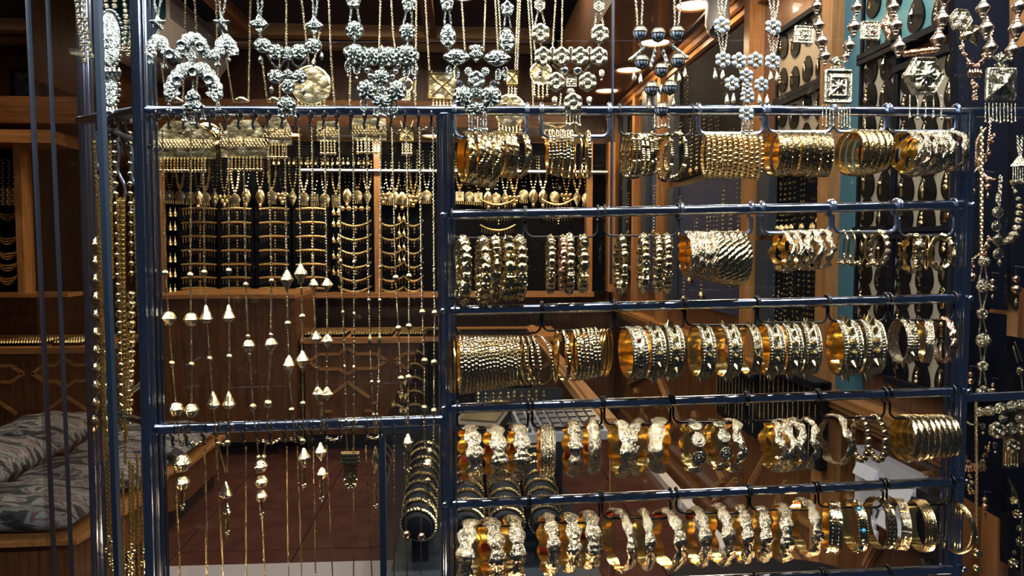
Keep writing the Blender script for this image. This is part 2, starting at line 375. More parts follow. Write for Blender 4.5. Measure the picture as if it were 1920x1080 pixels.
# the wooden bench with kilim cushions
def slab(mb, P, z0, z1):
    n = len(P); V = [(x, y, z0) for x, y in P] + [(x, y, z1) for x, y in P]
    F = [tuple(range(n - 1, -1, -1)), tuple(range(n, 2 * n))] + [(i, (i + 1) % n, n + (i + 1) % n, n + i) for i in range(n)]
    return mb.add((V, F))
t = thing('bench', 'low corner bench of brown wood holding patterned seat cushions', 'bench', (-2.0, 3.6, 0))
BP = [(-2.76, 3.05), (-1.60, 3.10), (-1.51, 3.72), (-1.58, 4.02), (-1.53, 4.10), (-1.53, 4.80), (-2.76, 4.85)]
obj('base', slab(MB(), [(x + (-.05 if x > -2 else 0), y + (.05 if y < 4 else 0)) for x, y in BP], .10, .315), WOOD, t, False)
obj('plinth', slab(MB(), [(x + (-.08 if x > -2 else 0), y + (.08 if y < 4 else 0)) for x, y in BP], 0, .10), BLKP, t, False)
obj('lip', slab(MB(), BP, .315, .335), OAKY, t, False)
def cushion(x0, x1, y0, y1, z0, h, label, tilt=0.0, puff=.05, cat='cushion'):
    n = 14; V = []; F = []
    for s in (1, -1):
        for i in range(n + 1):
            for j in range(n + 1):
                u, v = 2 * i / n - 1, 2 * j / n - 1; e = (1 - abs(u) ** 5) * (1 - abs(v) ** 5)
                z = s * (h * .5 * max(.12, e ** .35) + puff * (1 - u * u) * (1 - v * v) * (1 if s > 0 else 0))
                V.append(((x1 - x0) / 2 * u * (1 - .02 * abs(v)), (y1 - y0) / 2 * v, z + (.006 * math.sin(9 * u + 5 * v) if s > 0 else 0)))
    N1 = (n + 1) ** 2
    for i in range(n):
        for j in range(n):
            q = [i * (n + 1) + j, (i + 1) * (n + 1) + j, (i + 1) * (n + 1) + j + 1, i * (n + 1) + j + 1]
            F.append(tuple(q)); F.append(tuple(N1 + a for a in reversed(q)))
    B = [i * (n + 1) for i in range(n + 1)] + [n * (n + 1) + j for j in range(1, n + 1)] + [i * (n + 1) + n for i in range(n - 1, -1, -1)] + [j for j in range(n - 1, 0, -1)]
    for p, q in zip(B, B[1:] + B[:1]): F.append((p, q, N1 + q, N1 + p)[::-1])
    V = np.array(V) @ rotm('Y', tilt).T
    o = link('cushion', MB().add((V, F)).mesh('cushion', KILIM, None, True, 1.2), None, ((x0 + x1) / 2, (y0 + y1) / 2, z0 + h / 2))
    return tag(o, label, cat)
cushion(-2.22, -1.64, 3.14, 3.62, .337, .10, 'grey and rose kilim seat cushion at the front corner of the bench')
cushion(-2.74, -2.24, 3.12, 3.62, .337, .10, 'grey kilim seat cushion on the bench, cut by the picture edge')
cushion(-2.20, -1.58, 3.64, 4.02, .337, .10, 'kilim seat cushion in the middle of the bench before its notch')
cushion(-2.20, -1.56, 4.14, 4.78, .337, .10, 'kilim seat cushion at the far end of the bench')
cushion(-2.74, -2.24, 3.66, 4.22, .345, .15, 'thick grey kilim cushion at the back of the bench')
cushion(-2.74, -2.24, 4.26, 4.80, .345, .15, 'thick kilim cushion at the far back corner of the bench')
# framed picture on the back wall, seen through the window corner
a, b = W(22, 132, 6.86), W(84, 194, 6.86)
t = thing('picture_frame', 'dark framed picture hanging on the wooden wall', 'picture', ((a[0] + b[0]) / 2, 6.88, b[2]))
fm = MB(); 
for p, q in (((a[0], b[2]), (b[0], b[2])), ((a[0], a[2]), (b[0], a[2])), ((a[0], a[2]), (a[0], b[2])), ((b[0], a[2]), (b[0], b[2]))): strut(fm, (p[0], 6.86, p[1]), (q[0], 6.86, q[1]), .03, .03, (0, -1, 0))
obj('frame', fm, BLKP, t, False)
obj('picture', MB().add(box2((a[0], 6.87, b[2]), (b[0], 6.89, a[2]))), chased('faded_print', (.05, .06, .09), (.20, .20, .24), .6, 9, 0), t, False)
bpy.data.materials['faded_print'].node_tree.nodes['Principled BSDF'].inputs['Metallic'].default_value = 0
for i, (px0, px1) in enumerate(((652, 690), (742, 778))):
    a, b = W(px0, 150, 6.85), W(px1, 196, 6.85)
    t = thing('picture_frame', 'small dark framed notice high on the back wall, %s of two' % ORD[i], 'picture', (a[0], 6.88, b[2]))
    obj('frame', MB().add(box2((a[0], 6.85, b[2]), (b[0], 6.885, a[2]))), OAKH, t, False)
    obj('print', MB().add(box2((a[0] + .02, 6.842, b[2] + .02), (b[0] - .02, 6.85, a[2] - .02))), simple('dark_print', (.05, .05, .035), .4), t, False)
# split air conditioner on the left
t = thing('air_conditioner', 'white wall air conditioner with a painted teal reflection hanging high beyond the window', 'air conditioner', (-2.15, 5.7, 2.9))
ac = [(-2.45, 2.86), (-2.18, 2.86), (-2.03, 2.93), (-1.95, 3.05), (-1.95, 3.24), (-2.45, 3.24)]
V = [(x, y, z) for y in (5.1, 6.4) for x, z in ac]; n = len(ac)
F = [tuple(range(n)), tuple(range(2 * n - 1, n - 1, -1))] + [(i, i + n, (i + 1) % n + n, (i + 1) % n) for i in range(n)]
obj('casing', MB().add((V, F)), WHITE, t, False)
obj('end_reflection', MB().add((np.array(V)[:n] * 1 + [0, -.012, 0], [tuple(range(n))])).add((np.array(V)[:n] + [0, -.002, 0], [tuple(range(n))[::-1]])), TEALP, t, False)  # teal sheet stands in for a reflection on the end face
m = MB()
for k in range(14): strut(m, (-1.946, 5.16, 3.065 + .012 * k), (-1.946, 6.34, 3.065 + .012 * k), .004, .006)
tag(obj('grille', m, GREYP, t, False), None, None, None, 'stuff')
obj('louvre', MB().add(box2((-2.16, 5.16, 2.875), (-2.06, 6.34, 2.885)), 0, None, None), GREYP, t, False)
obj('bracket', MB().add(box2((-2.47, 5.3, 2.98), (-2.45, 6.2, 3.12))), WHITE, t, False)

struct('trim_12', MB().add(box2((-2.76, 5.0, 2.621), (-2.471, YB - .001, ZC - .001))), WOOD)
# ---------------------------------------------------------------- right-hand wall: pilasters, boards, ledge, panelling
XB = XR - .03
def dR(px): return WX(px, 460, XB)[1]
zl = WX(1490, 699, XB)[2]
for i, (px, w, full) in enumerate(((1562, .085, 1), (1410, .07, 0), (1244, .08, 0), (1196, .08, 0), (1158, .08, 0))):
    y = dR(px); o = struct('trim_6', MB().add(box2((XR - .075, y - w / 2, 0 if full else zl), (XR - .001, y + w / 2, ZS))), OAK, wr)
    for s in (-1, 1): pass
lg = struct('trim_7', MB().add(box2((XR - .10, 1.5, zl - .03), (XR - .001, YB, zl))), OAKY, wr)
for k in range(3): struct('trim_8', MB().add(box2((XR - .085 + .02 * k, 1.5, zl - .055 - .025 * k), (XR - .001, YB, zl - .034 - .025 * k))), OAKY, wr)
struct('baseboard_right', MB().add(box2((XR - .05, 1.5, 0), (XR - .001, YB, .10))), WOODH, wr)
# diagonal mouldings of the lower panelling
for p, q in (((1655, 860), (1700, 900)), ((1700, 900), (1745, 892)), ((1625, 1060), (1665, 985)), ((1665, 985), (1590, 930)), ((1500, 1055), (1440, 985)), ((1440, 985), (1475, 905)), ((1310, 805), (1355, 900)), ((1355, 900), (1300, 960)), ((1230, 700), (1268, 795)), ((1268, 795), (1225, 850)), ((1330, 950), (1380, 900)), ((1395, 930), (1440, 850)), ((1180, 720), (1215, 700)), ((1550, 1000), (1480, 960))):
    m = MB(); A, B = WX(*p, XR - .012), WX(*q, XR - .012); strut(m, A, B, .03, .02, (-1, 0, 0)); strut(m, A, B, .012, .034, (-1, 0, 0))
    obj('moulding', m, OAK, wr, False)
for p in ((1250, 815), (1275, 838), (1300, 780), (1232, 760), (1335, 845), (1255, 885), (1190, 735), (1325, 1010)):
    obj('diamond_stud', MB().add(box((0, 0, 0), (.02, .045, .045)), 0, rotm('X', .78), WX(*p, XR - .01)), OAK, wr, False)
# white cable trunking along the foot of the wall
tr = thing('cable_trunking', 'white plastic cable trunking running along the wall foot', 'trunking', (1.30, 3.5, 0))
obj('channel', MB().add(box2((1.27, 2.3, .002), (1.33, 5.4, .05))), WHITE, tr, False)
for y in (2.75, 3.4, 4.2): obj('joint_cover', MB().add(box2((1.262, y, .002), (1.338, y + .05, .056))), WHITE, tr, False)
# earring boards with black teardrop cards
def quadX(px0, py0, px1, py1):                        # y and z extents on the right wall from two pixels
    a, b = WX(px0, py0, XB), WX(px1, py1, XB); return a[1], b[1], a[2], b[2]
def card_mesh():
    V = []; F = []; n = 20
    for d in (0, -.006):
        for i in range(n):
            a = 2 * PI * i / n; r = 1 - .10 * math.sin(a); V.append((d, .041 * math.cos(a) * (1 - .26 * math.sin(a)), .052 * math.sin(a)))
    F = [tuple(range(n)), tuple(range(2 * n - 1, n - 1, -1))] + [(i, i + n, (i + 1) % n + n, (i + 1) % n)[::-1] for i in range(n)]
    return MB().add((V, F)).mesh('card', PAD, None, True, .5)
CARD = card_mesh()
def pend_mesh(k):
    m = MB(); rnd = random.Random(k)
    m.add(torus(.006, .0012, 10, 4), 0, rotm('Y', PI / 2), (-.016, 0, .026))
    if k == 0: m.add(lathe([(.001, -.028), (.007, -.012), (.009, .002), (.004, .016), (.001, .02)], 10), 0, None, (-.017, 0, 0))
    elif k == 1:
        m.add(sphere(.008, 10, 6), 0, None, (-.017, 0, .010)); 
        for j in (-1, 0, 1): m.add(tube([(-.017, j * .004, 0), (-.017, j * .005, -.022)], .0012, 5)); m.add(sphere(.0028, 6, 4), 0, None, (-.017, j * .005, -.024))
    elif k == 2: m.add(lathe([(.001, -.02), (.010, 0), (.001, .018)], 6), 0, None, (-.017, 0, 0)); m.add(sphere(.004, 8, 5), 0, None, (-.017, 0, -.026))
    else:
        for z, r in ((.014, .005), (.002, .007), (-.013, .009)): m.add(sphere(r, 10, 6), 0, None, (-.017, 0, z))
    return m.mesh('pendant', GOLDP if k % 2 else GOLDF)
PENDS = [pend_mesh(k) for k in range(4)]
def earring_board(px0, px1, pyt, pyb, col, cols, rows, label, short='', cat='display board'):
    ya, yb = dR(px0), dR(px1)
    zt, zb = WX((px0 + px1) / 2, pyt, XB)[2], WX((px0 + px1) / 2, pyb, XB)[2]
    t = thing('earring_board', label, cat, (XR, (ya + yb) / 2, zb))
    obj('panel', MB().add(box2((XB - .004, yb, zb), (XR - .002, ya, zt))), col, t, False)
    fm = MB()
    for z in (zt, zb): fm.add(box2((XB - .03, yb, z - .010), (XR - .002, ya, z + .010)))
    for y in (ya, yb): fm.add(box2((XB - .014, y - .006, zb), (XR - .002, y + .008, zt)))
    obj('frame', fm, NAVY, t, False)
    for i in range(cols):
        for j in range(rows):
            y = yb + (ya - yb) * (i + .5) / cols; z = zb + (zt - zb) * (j + .5) / rows + (.008 if i % 2 else -.008)
            c = link('earring_card', CARD, None, (XB - .004, y, z + random.uniform(-.005, .005)))
            tag(c, 'black teardrop earring card, %s, %s row up, %s from far side' % (short, ORD[j], ORD[cols - 1 - i]), 'earring card', 'earring cards on the ' + short)
            link('earring', PENDS[random.randrange(4)], c)
earring_board(1612, 1676, 100, 430, CREAM, 2, 6, 'tall cream earring board beside the teal strip with black cards', 'tall cream board')
earring_board(1680, 1860, 100, 430, CREAM, 4, 6, 'wide cream earring board behind the rack end with black cards', 'wide cream board')
earring_board(1612, 1676, 440, 690, CREAM, 2, 5, 'lower cream earring board just above the ledge with black cards', 'lower cream board')
earring_board(1680, 1860, 440, 740, CREAM, 4, 6, 'lower wide cream earring board near the rack end with black cards', 'lower wide board')
earring_board(1612, 1780, -60, 85, TEAL, 4, 2, 'high teal earring board over the cream ones with black cards', 'high teal board')
earring_board(1455, 1548, 40, 172, CREAM, 4, 2, 'upper cream earring board past the wooden post with black cards', 'upper far board')
earring_board(1455, 1548, 182, 290, CREAM, 4, 2, 'second cream earring board past the wooden post with black cards', 'second far board')
yt0, yt1 = dR(1570), dR(1610)
struct('trim_9', MB().add(box2((XR - .03, yt1, zl), (XR - .001, yt0, ZS))), TEALP, wr)
# glazed wall cases with hanging necklaces, between the pilasters further in
def wall_case(px0, px1, pyt, pyb, back, label, n, seed):
    rnd = random.Random(seed); ya, yb = dR(px0), dR(px1)
    zt, zb = WX((px0 + px1) / 2, pyt, XB)[2], WX((px0 + px1) / 2, pyb, XB)[2]
    t = thing('wall_case', label, 'display case', (XR, (ya + yb) / 2, zb))
    obj('back_panel', MB().add(box2((XR - .02, yb, zb), (XR - .002, ya, zt))), back, t, False)
    obj('side_panel', MB().add(box2((XR - .06, ya - .16 if ya - yb > .3 else ya - .04, zb), (XR - .022, ya - .02, zt))), simple('slate_panel', (.03, .04, .058), .4), t, False)
    lo = yb + .04; hi = ya - (.18 if ya - yb > .3 else .06)
    for i in range(n):
        y = lo + (hi - lo) * (i + .5) / n; L = rnd.uniform(.18, .42); z0 = zt - rnd.choice([.08, .30, .62, .9]) * (zt - zb) * .8 - .02
        if z0 - L < zb + .03: L = max(.1, z0 - zb - .04)
        m = MB(); w = rnd.uniform(.012, .03); xx = XR - .035
        k = int(L / .022)
        for s in (-1, 1):
            for q in range(k): m.add(sphere(rnd.choice([.0035, .0045, .006]), 6, 4), 0, None, (xx, y + s * w * (1 - (q / k) ** 3), z0 - L * q / k))
        r = rnd.uniform(.010, .02); m.add(lathe([(.002, -r * 1.6), (r, -r * .3), (r * .8, r * .5), (.002, r)], 8), 0, None, (xx, y, z0 - L - r * .6))
        tag(obj('necklace', m, GOLDS), '%s gold bead necklace, numbered outward, in the %s' % (ORD[i], label.split(' with ')[0]), 'necklace', 'necklaces in the ' + label.split(' with ')[0])
wall_case(1425, 1552, 300, 440, VELVET, 'black wall case behind the woven bangles with pendants', 9, 1)
wall_case(1425, 1552, 450, 640, VELVET, 'lower black wall case above the ledge with chains', 9, 2)
wall_case(1256, 1400, 95, 320, VELVET, 'deep wall case beyond the security camera with necklaces', 10, 3)
wall_case(1256, 1400, 335, 580, simple('blue_velvet', (.012, .022, .075), .6), 'dark blue wall case behind the rope bangles with chains', 10, 4)
wall_case(1207, 1237, 150, 545, simple('blue_velvet_2', (.015, .03, .11), .6), 'narrow blue wall case between two posts with chains', 6, 5)
wall_case(1166, 1189, 190, 530, VELVET, 'farthest narrow wall case with festoons', 6, 6)
# chain displays leaning below the ledge
for i, (px0, px1, pyt, pyb) in enumerate(((1345, 1420, 690, 800), (1425, 1540, 700, 850))):
    ya, yb = WX(px0, 700, 1.30)[1], WX(px1, 700, 1.30)[1]
    zt, zb = WX((px0 + px1) / 2, pyt, 1.3)[2], WX((px0 + px1) / 2, pyb, 1.3)[2]
    t = thing('chain_display', ['black leaning board of fine gold chains below the ledge, the farther', 'black leaning board of fine gold chains below the ledge, the nearer'][i], 'display board', (1.3, (ya + yb) / 2, zb))
    obj('board', MB().add(box2((1.30, yb, zb), (1.33, ya, zt))), VELVET, t, False); 
    obj('top_bar', MB().add(box2((1.27, yb, zt - .02), (1.34, ya, zt + .01))), NAVY, t, False)
    for k in range(12):
        y = yb + (ya - yb) * (k + .5) / 12; m = MB(); L = (zt - zb) * random.uniform(.6, .92)
        for q in range(int(L / .009)): m.add(sphere(.0028, 5, 3, 1.4), 0, None, (1.292, y, zt - .02 - q * .009))
        obj('chain', m, GOLDS, t)
# switch panel, handset and chair at the lower right
def PX(px, py, X=1.36): return WX(px, py, X)
A, B = PX(1602, 845), PX(1713, 1020)
t = thing('switch_panel', 'white panel of rocker switches and sockets low on the wooden wall', 'switch panel', (1.37, (A[1] + B[1]) / 2, B[2]))
obj('plate', MB().add(box2((1.365, A[1], A[2] + .02), (1.40, B[1], B[2] - .02))), WHITE, t, False)
rk = MB().add((np.array([(0, -.03, -.02), (0, .03, -.02), (0, .03, .02), (0, -.03, .02), (-.022, -.03, -.02), (-.022, .03, -.02), (-.006, .03, .02), (-.006, -.03, .02)]), [(0, 1, 2, 3), (7, 6, 5, 4), (0, 4, 5, 1), (3, 2, 6, 7), (0, 3, 7, 4), (1, 5, 6, 2)])).mesh('rocker', simple('white_rocker', (.82, .82, .88), .3), None, False)
for p in ((1617, 880), (1636, 890), (1680, 918), (1702, 928), (1632, 985), (1636, 1002), (1663, 975), (1690, 990)): link('rocker', rk, t, PX(*p) - np.array(t.location) + np.array((0.003, 0, 0)))
tc = bpy.data.curves.new('price_writing', 'FONT'); tc.body = '8 7'; tc.size = .05; tc.extrude = .001
o = link('price_writing', tc, t, PX(1628, 962, 1.36) - np.array(t.location)); o.rotation_euler = (PI / 2, 0, -PI / 2); bpy.context.view_layer.update()
me = bpy.data.meshes.new_from_object(o); me.materials.clear(); me.materials.append(BLKP); o2 = link('price_writing', me, t, o.location); o2.rotation_euler = o.rotation_euler; bpy.data.objects.remove(o); o2.name = 'price_writing'
A, B = PX(1718, 915, 1.34), PX(1755, 1055, 1.34)
t = thing('desk_telephone', 'black handset unit mounted beside the white switch panel', 'telephone', (1.36, (A[1] + B[1]) / 2, B[2]))
obj('body', MB().add(box2((1.34, A[1], A[2]), (1.40, B[1], B[2]))), BLKP, t, False)
obj('handset', MB().add(tube(bend([(1.325, (A[1] * .6 + B[1] * .4), B[2] + .02), (1.30, (A[1] * .6 + B[1] * .4), (A[2] + B[2]) / 2), (1.325, (A[1] * .6 + B[1] * .4), A[2] - .02)]), .022, 10)), BLKP, t)
obj('strap', MB().add(tube(bend([PX(1730, 1050, 1.35), PX(1738, 1062, 1.33), PX(1748, 1055, 1.35)]), .008, 6)), BLKP, t)
c = np.array(WZ(1430, 1075, .62)); 
t = thing('chair', 'black padded chair back just showing at the lower frame edge', 'chair', (c[0], c[1], 0))
m = MB(); prof = [(.02, 0), (.2, .01), (.26, .05), (.27, .12), (.22, .17), (.02, .19)]
obj('backrest', m.add(lathe(prof, 24), 0, np.diag((1.2, .6, 1.0)), (c[0], c[1], .44)), NAVY, t)
obj('seat', MB().add(lathe([(.02, 0), (.22, .01), (.24, .05), (.02, .07)], 24), 0, None, (c[0], c[1] + .05, .34)), NAVY, t)
for dx in (-.14, .14):
    for dy in (-.08, .16): obj('leg', MB().add(tube([(c[0] + dx, c[1] + dy, 0), (c[0] + dx * .8, c[1] + dy * .8, .345)], .014, 8)), BLKP, t)
# security camera under the soffit
c = np.array(WX(1345, 50, 1.26)); zt = ZS - .002
t = thing('security_camera', 'white dome security camera fixed under the wooden soffit', 'camera', (c[0], c[1], zt))
obj('mount', MB().add(lathe([(.055, zt), (.058, zt - .01), (.06, c[2] + .012), (.052, c[2] - .01)], 28), 0, None, (c[0], c[1], 0)), WHITE, t)
dv = np.array((-.42, -.75, -.5)); dv /= np.linalg.norm(dv); cc = np.array((c[0], c[1], c[2] - .008))
obj('ball', MB().add(sphere(.05, 24, 14), 0, None, cc), WHITE, t)
obj('lens', MB().add(lathe([(.026, .040), (.030, .048), (.028, .055), (.020, .052), (.004, .049)], 22), 0, frame(dv), cc), BLKP, t)
obj('cable', MB().add(tube(bend([(c[0], c[1] + .05, zt - .02), (c[0] - .12, c[1] + .2, zt - .16), (c[0] - .02, c[1] + .4, zt - .06)]), .006, 6)), BLKP, t)

# ---------------------------------------------------------------- the glass showcase in the middle
SX0, SX1, SY0, SY1, SZ = -.275, .50, 2.44, 5.35, .95
t = thing('glass_showcase', 'long glass showcase with wooden trim behind the rack, full of bangles', 'showcase', ((SX0 + SX1) / 2, SY0, 0))
obj('base', MB().add(box2((SX0, SY0 + .02, 0), (SX1, SY1, .22))), simple('plum_base', (.030, .012, .022), .35), t, False)
obj('back_panel', MB().add(box2((SX0 + .01, SY1 - .02, .22), (SX1 - .01, SY1, SZ - .01))), NAVY, t, False)
for z in (.38,): obj('shelf', MB().add(box2((SX0 + .01 if z < .6 else SX0 + .2, SY0 + .03, z - .006), (SX1 - .02, SY1 - .02, z + .006))), simple('dark_shelf', (.02, .025, .035), .2), t, False)
obj('top_pane', MB().add(box2((SX0, SY0, SZ - .008), (SX1 - .05, SY1, SZ))), GLASS, t, False)
obj('front_pane', MB().add(box2((SX0, SY0, .22), (SX1, SY0 + .008, SZ - .008))), GLASS, t, False)
obj('side_pane', MB().add(box2((SX0, SY0 + .008, .22), (SX0 + .008, SY1, SZ - .008))), GLASS, t, False)
obj('top_trim', MB().add(box2((SX1 - .05, SY0 - .01, SZ - .03), (SX1 + .02, SY1, SZ + .008))).add(box2((SX1 - .03, SY0 - .01, SZ + .008), (SX1 + .01, SY1, SZ + .02))), OAKY, t, False)
for x in (SX0, SX1): obj('corner_post', MB().add(box2((x - .008, SY0 - .004, 0), (x + .012, SY0 + .012, SZ))), GEDGE if x < 0 else WOOD, t, False)
obj('front_edge', MB().add(box2((SX0, SY0 - .006, SZ - .012), (SX1, SY0 + .002, SZ + .004))), GEDGE, t, False)
# padded rolls with bangles
bang = None
def roll_bangle_mesh(v):
    m = MB(); n = 60
    for i in range(n):
        a = 2 * PI * i / n
        for z in ((-.005, .005) if v else (0,)): m.add(sphere(.0052 if v else .0068, 6, 4), 0, None, (.062 * math.cos(a), .062 * math.sin(a), z + (.002 if i % 2 else -.002)))
    m.add(torus(.061, .005 if v else .0065, 40, 6)); return m.mesh('roll_bangle', GOLDF)
RB = [roll_bangle_mesh(0), roll_bangle_mesh(1)]
for j, rolls in enumerate((((-.165, .555, .20), (.008, .555, .20), (.150, .555, .20), (.292, .555, .20)),)):
    for i, (x, z, tl) in enumerate(rolls):
        y0 = SY0 + .12; L = 0.66; ca, sa = math.cos(tl), math.sin(tl); zs = .651 if j else .386
        where = 'glass showcase'
        r = thing('bangle_roll', 'black padded bangle roll, %s from the glass side of the showcase' % ORD[i], 'display roll', (x, y0, zs), 'bangle rolls in the showcase')
        obj('pad', MB().add(lathe([(.01, 0), (.048, .004), (.054, .014), (.054, L)], 24), 0, frame((0, ca, sa)), (x, y0, z)), VELVET, r)
        for yy in (.12, .52): obj('stand', MB().add(box2((x - .03, y0 + yy, zs), (x + .03, y0 + yy + .03, z + sa * yy - .03))), VELVET, r, False)
        for k in range(9):
            d = .03 + .066 * k; b = link('bangle', RB[k % 3 == 1], None, (x, y0 + ca * d, z + sa * d)); b.rotation_euler = (PI / 2 + tl + .1, random.random(), 0)
            tag(b, '%s granulated bangle from the front on the %s roll in the %s' % (ORD[k], ORD[i], where), 'bangle', 'bangles on the %s roll of the %s' % (ORD[i], where))
# standing necklaces in the showcase
for i in range(10):
    x = .06 + .033 * (i % 5) + (.16 if i > 4 else 0); y = 3.22 + .02 * (i // 5); m = MB()
    for q in range(14): m.add(sphere(random.choice([.004, .006, .009]), 7, 5), 0, None, (x, y, .90 - .017 * q))
    tag(obj('bead_strand', m, GOLDS), 'gold bead strand hanging inside the showcase, %s from the glass side' % ORD[i], 'necklace', 'bead strands inside the showcase')
m = MB().add(box2((.05, 3.26, .386), (.44, 3.28, .91))); tag(obj('strand_board', m, NAVY, None, False), 'dark upright board behind the bead strands in the showcase', 'display board')
# calculator on the showcase
A = np.array(WZ(1045, 793, SZ + .03)); 
t = thing('calculator', 'grey desk calculator with dark keys lying on the glass showcase', 'calculator', (A[0], A[1], SZ))
R = rotm('Z', .12); T = lambda p: np.array(p) @ R.T + np.array((A[0], A[1], SZ))
def cbox(c, s): v, f = box(c, s); return (np.array([T(p + np.array((0, 0, .18 * (p[1] + .1)))) for p in v]), f)
obj('body', MB().add(cbox((0, .0, .014), (.27, .22, .026))), GREYP, t, False)
for i in range(8):
    for j in range(4):
        obj('key', MB().add(cbox((-.115 + .0325 * i, -.08 + .040 * j, .032), (.024 if i > 2 else .020, .028, .012))), RED if (i, j) == (6, 0) else KEY, t, False)
obj('screen', MB().add(cbox((0, .095, .030), (.24, .03, .01))), BLKP, t, False)
A = np.array(WZ(905, 790, SZ + .03))
t = thing('card_terminal', 'black angled payment screen lying beside the calculator', 'terminal', (A[0], A[1], SZ))
R = rotm('Z', -.35); T = lambda p: np.array(p) @ R.T + np.array((A[0], A[1], SZ))
obj('body', MB().add(cbox((0, 0, .016), (.15, .16, .032))), BLKP, t, False)
obj('screen', MB().add(cbox((0, .01, .034), (.12, .11, .005))), simple('amber_screen_glass', (.16, .12, .06), .1), t, False)

# ---------------------------------------------------------------- window glass
w1 = struct('window_1', MB().add(box2((W(205, 0, .93)[0], 1.13, 1.0), (W(1150, 0, 1.13)[0], 1.136, 2.3))), GLASS)
w2 = struct('window_2', MB().add(box2((W(1150, 0, 1.13)[0] + .002, 1.13, 1.0), (1.0, 1.136, 2.3))), GLASS)
obj('glass_edge', MB().add(box2((W(1150, 0, 1.13)[0] - .0007, 1.127, 1.49), (W(1150, 0, 1.13)[0] + .0012, 1.139, 2.3))), GEDGE, w1, False)
def slab2(p, q, t, z0, z1):
    p = np.array(p[:2]); q = np.array(q[:2]); d = (q - p) / np.linalg.norm(q - p); n = np.array((-d[1], d[0])) * t / 2
    return slab(MB(), [tuple(p - n), tuple(q - n), tuple(q + n), tuple(p + n)], z0, z1)
def col_edge(px0, py0, px1, py1, Y, w, name, parent, mat=GEDGE):
    a, b = W(px0, py0, Y), W(px1, py1, Y)
    return obj(name, MB().add(tube([a + (a - b) * .05, b + (b - a) * .05], w, 6)), mat, parent, True, .3)
w3 = struct('window_3', slab2(W(182, 0, .93) + 0, W(52, 0, 1.22), .006, 1.0, 2.3), GLASS)
col_edge(183, 0, 222, 1080, .93, .0058, 'glass_edge', w3); col_edge(52, 0, 103, 1080, 1.22, .0042, 'glass_edge', w3); col_edge(89, 0, 135, 1080, 1.35, .0040, 'glass_edge', w3)

# ================================================================ THE RACK
rk = thing('display_rack', 'tall blue steel tube rack with rails filling the shop window', 'display rack', (0, 1.0, 0.9))
def rtube(name, pts, r, mat=CHROME, seg=16, Y=1.0): 
    P = [W(*p[:2], p[2] if len(p) > 2 else Y) for p in pts]; return obj(name, MB().add(tube(P, r * K(), seg)), mat, rk)
def post(px0, py0, px1, py1, r, Y=1.0, extra=((17, 4.5, .4), (-14, 3, .2))):
    a, b = W(px0, py0, Y), W(px1, py1, Y); m = MB().add(lathe([(r * K(Y), 0), (r * K(Y), np.linalg.norm(b - a))], 80, (10, .075)), 0, frame(b - a, (1, 0, 0)), a)
    for dx, rr, dy in extra: m.add(tube([a + np.array((dx * K(Y), dy * r * K(Y), 0)), b + np.array((dx * K(Y), dy * r * K(Y), 0))], rr * K(Y), 10))
    return obj('post', m, CHROME, rk)
post(258, -40, 289, 1120, 13, 1.0, ((16, 4.5, .3), (-13, 3.5, .2), (23, 3, .6))); post(834, 214, 842, 1120, 11, 1.0, ((14, 3.5, -.1), (-13, 3, -.1))); post(1817, 214, 1789, 1120, 11, 1.0, ((-15, 5, .3), (-25, 4, .8), (12, 3, .2)))
post(152, -40, 186, 1120, 9, 1.16, ((11, 4, .4), (-10, 3, .2)))
rtube('rail', [(262, 208), (1000, 207.5), (1400, 207), (1940, 211)], 9.5)
rtube('hanging_bar', [(262, -18), (1940, -18)], 6)
rtube('rail', [(150, 227, 1.12), (262, 207, 1.0)], 9.5)
rtube('rail', [(286, 805), (838, 787)], 10)
RAILS = [((262, 208), (1940, 209)), ((846, 403), (1806, 384)), ((846, 583), (1802, 559)), ((848, 766), (1798, 734)), ((850, 946), (1794, 903)), ((850, 1108), (1790, 1067))]
for a, b in RAILS[1:]: rtube('rail', [a, b], 9.5)
rtube('rail', [(1800, 746), (1930, 741)], 9); rtube('rail', [(176, 766, 1.10), (276, 792, 1.0)], 7.5); rtube('rail', [(236, 742, 1.08), (276, 712, 1.0)], 5)
rtube('hook_bar', [(203, 243, 1.06), (285, 276, 1.0)], 5, BLACKW)
for i, (a, b) in enumerate(RAILS[1:]):
    for p in (a, b):
        for s in (-1, 1):
            q = (p[0] + (-16 if p is a else 18), p[1]); 
        obj('screw_cap', MB().add(sphere(6 * K(), 12, 8), 0, None, W(*q, .99)), CHROME, rk)
def rail_y(row, px): (x0, y0), (x1, y1) = RAILS[row]; return y0 + (y1 - y0) * (px - x0) / (x1 - x0)
ROWN = ['top rail', 'second rail', 'third rail', 'fourth rail', 'fifth rail', 'lowest rail']
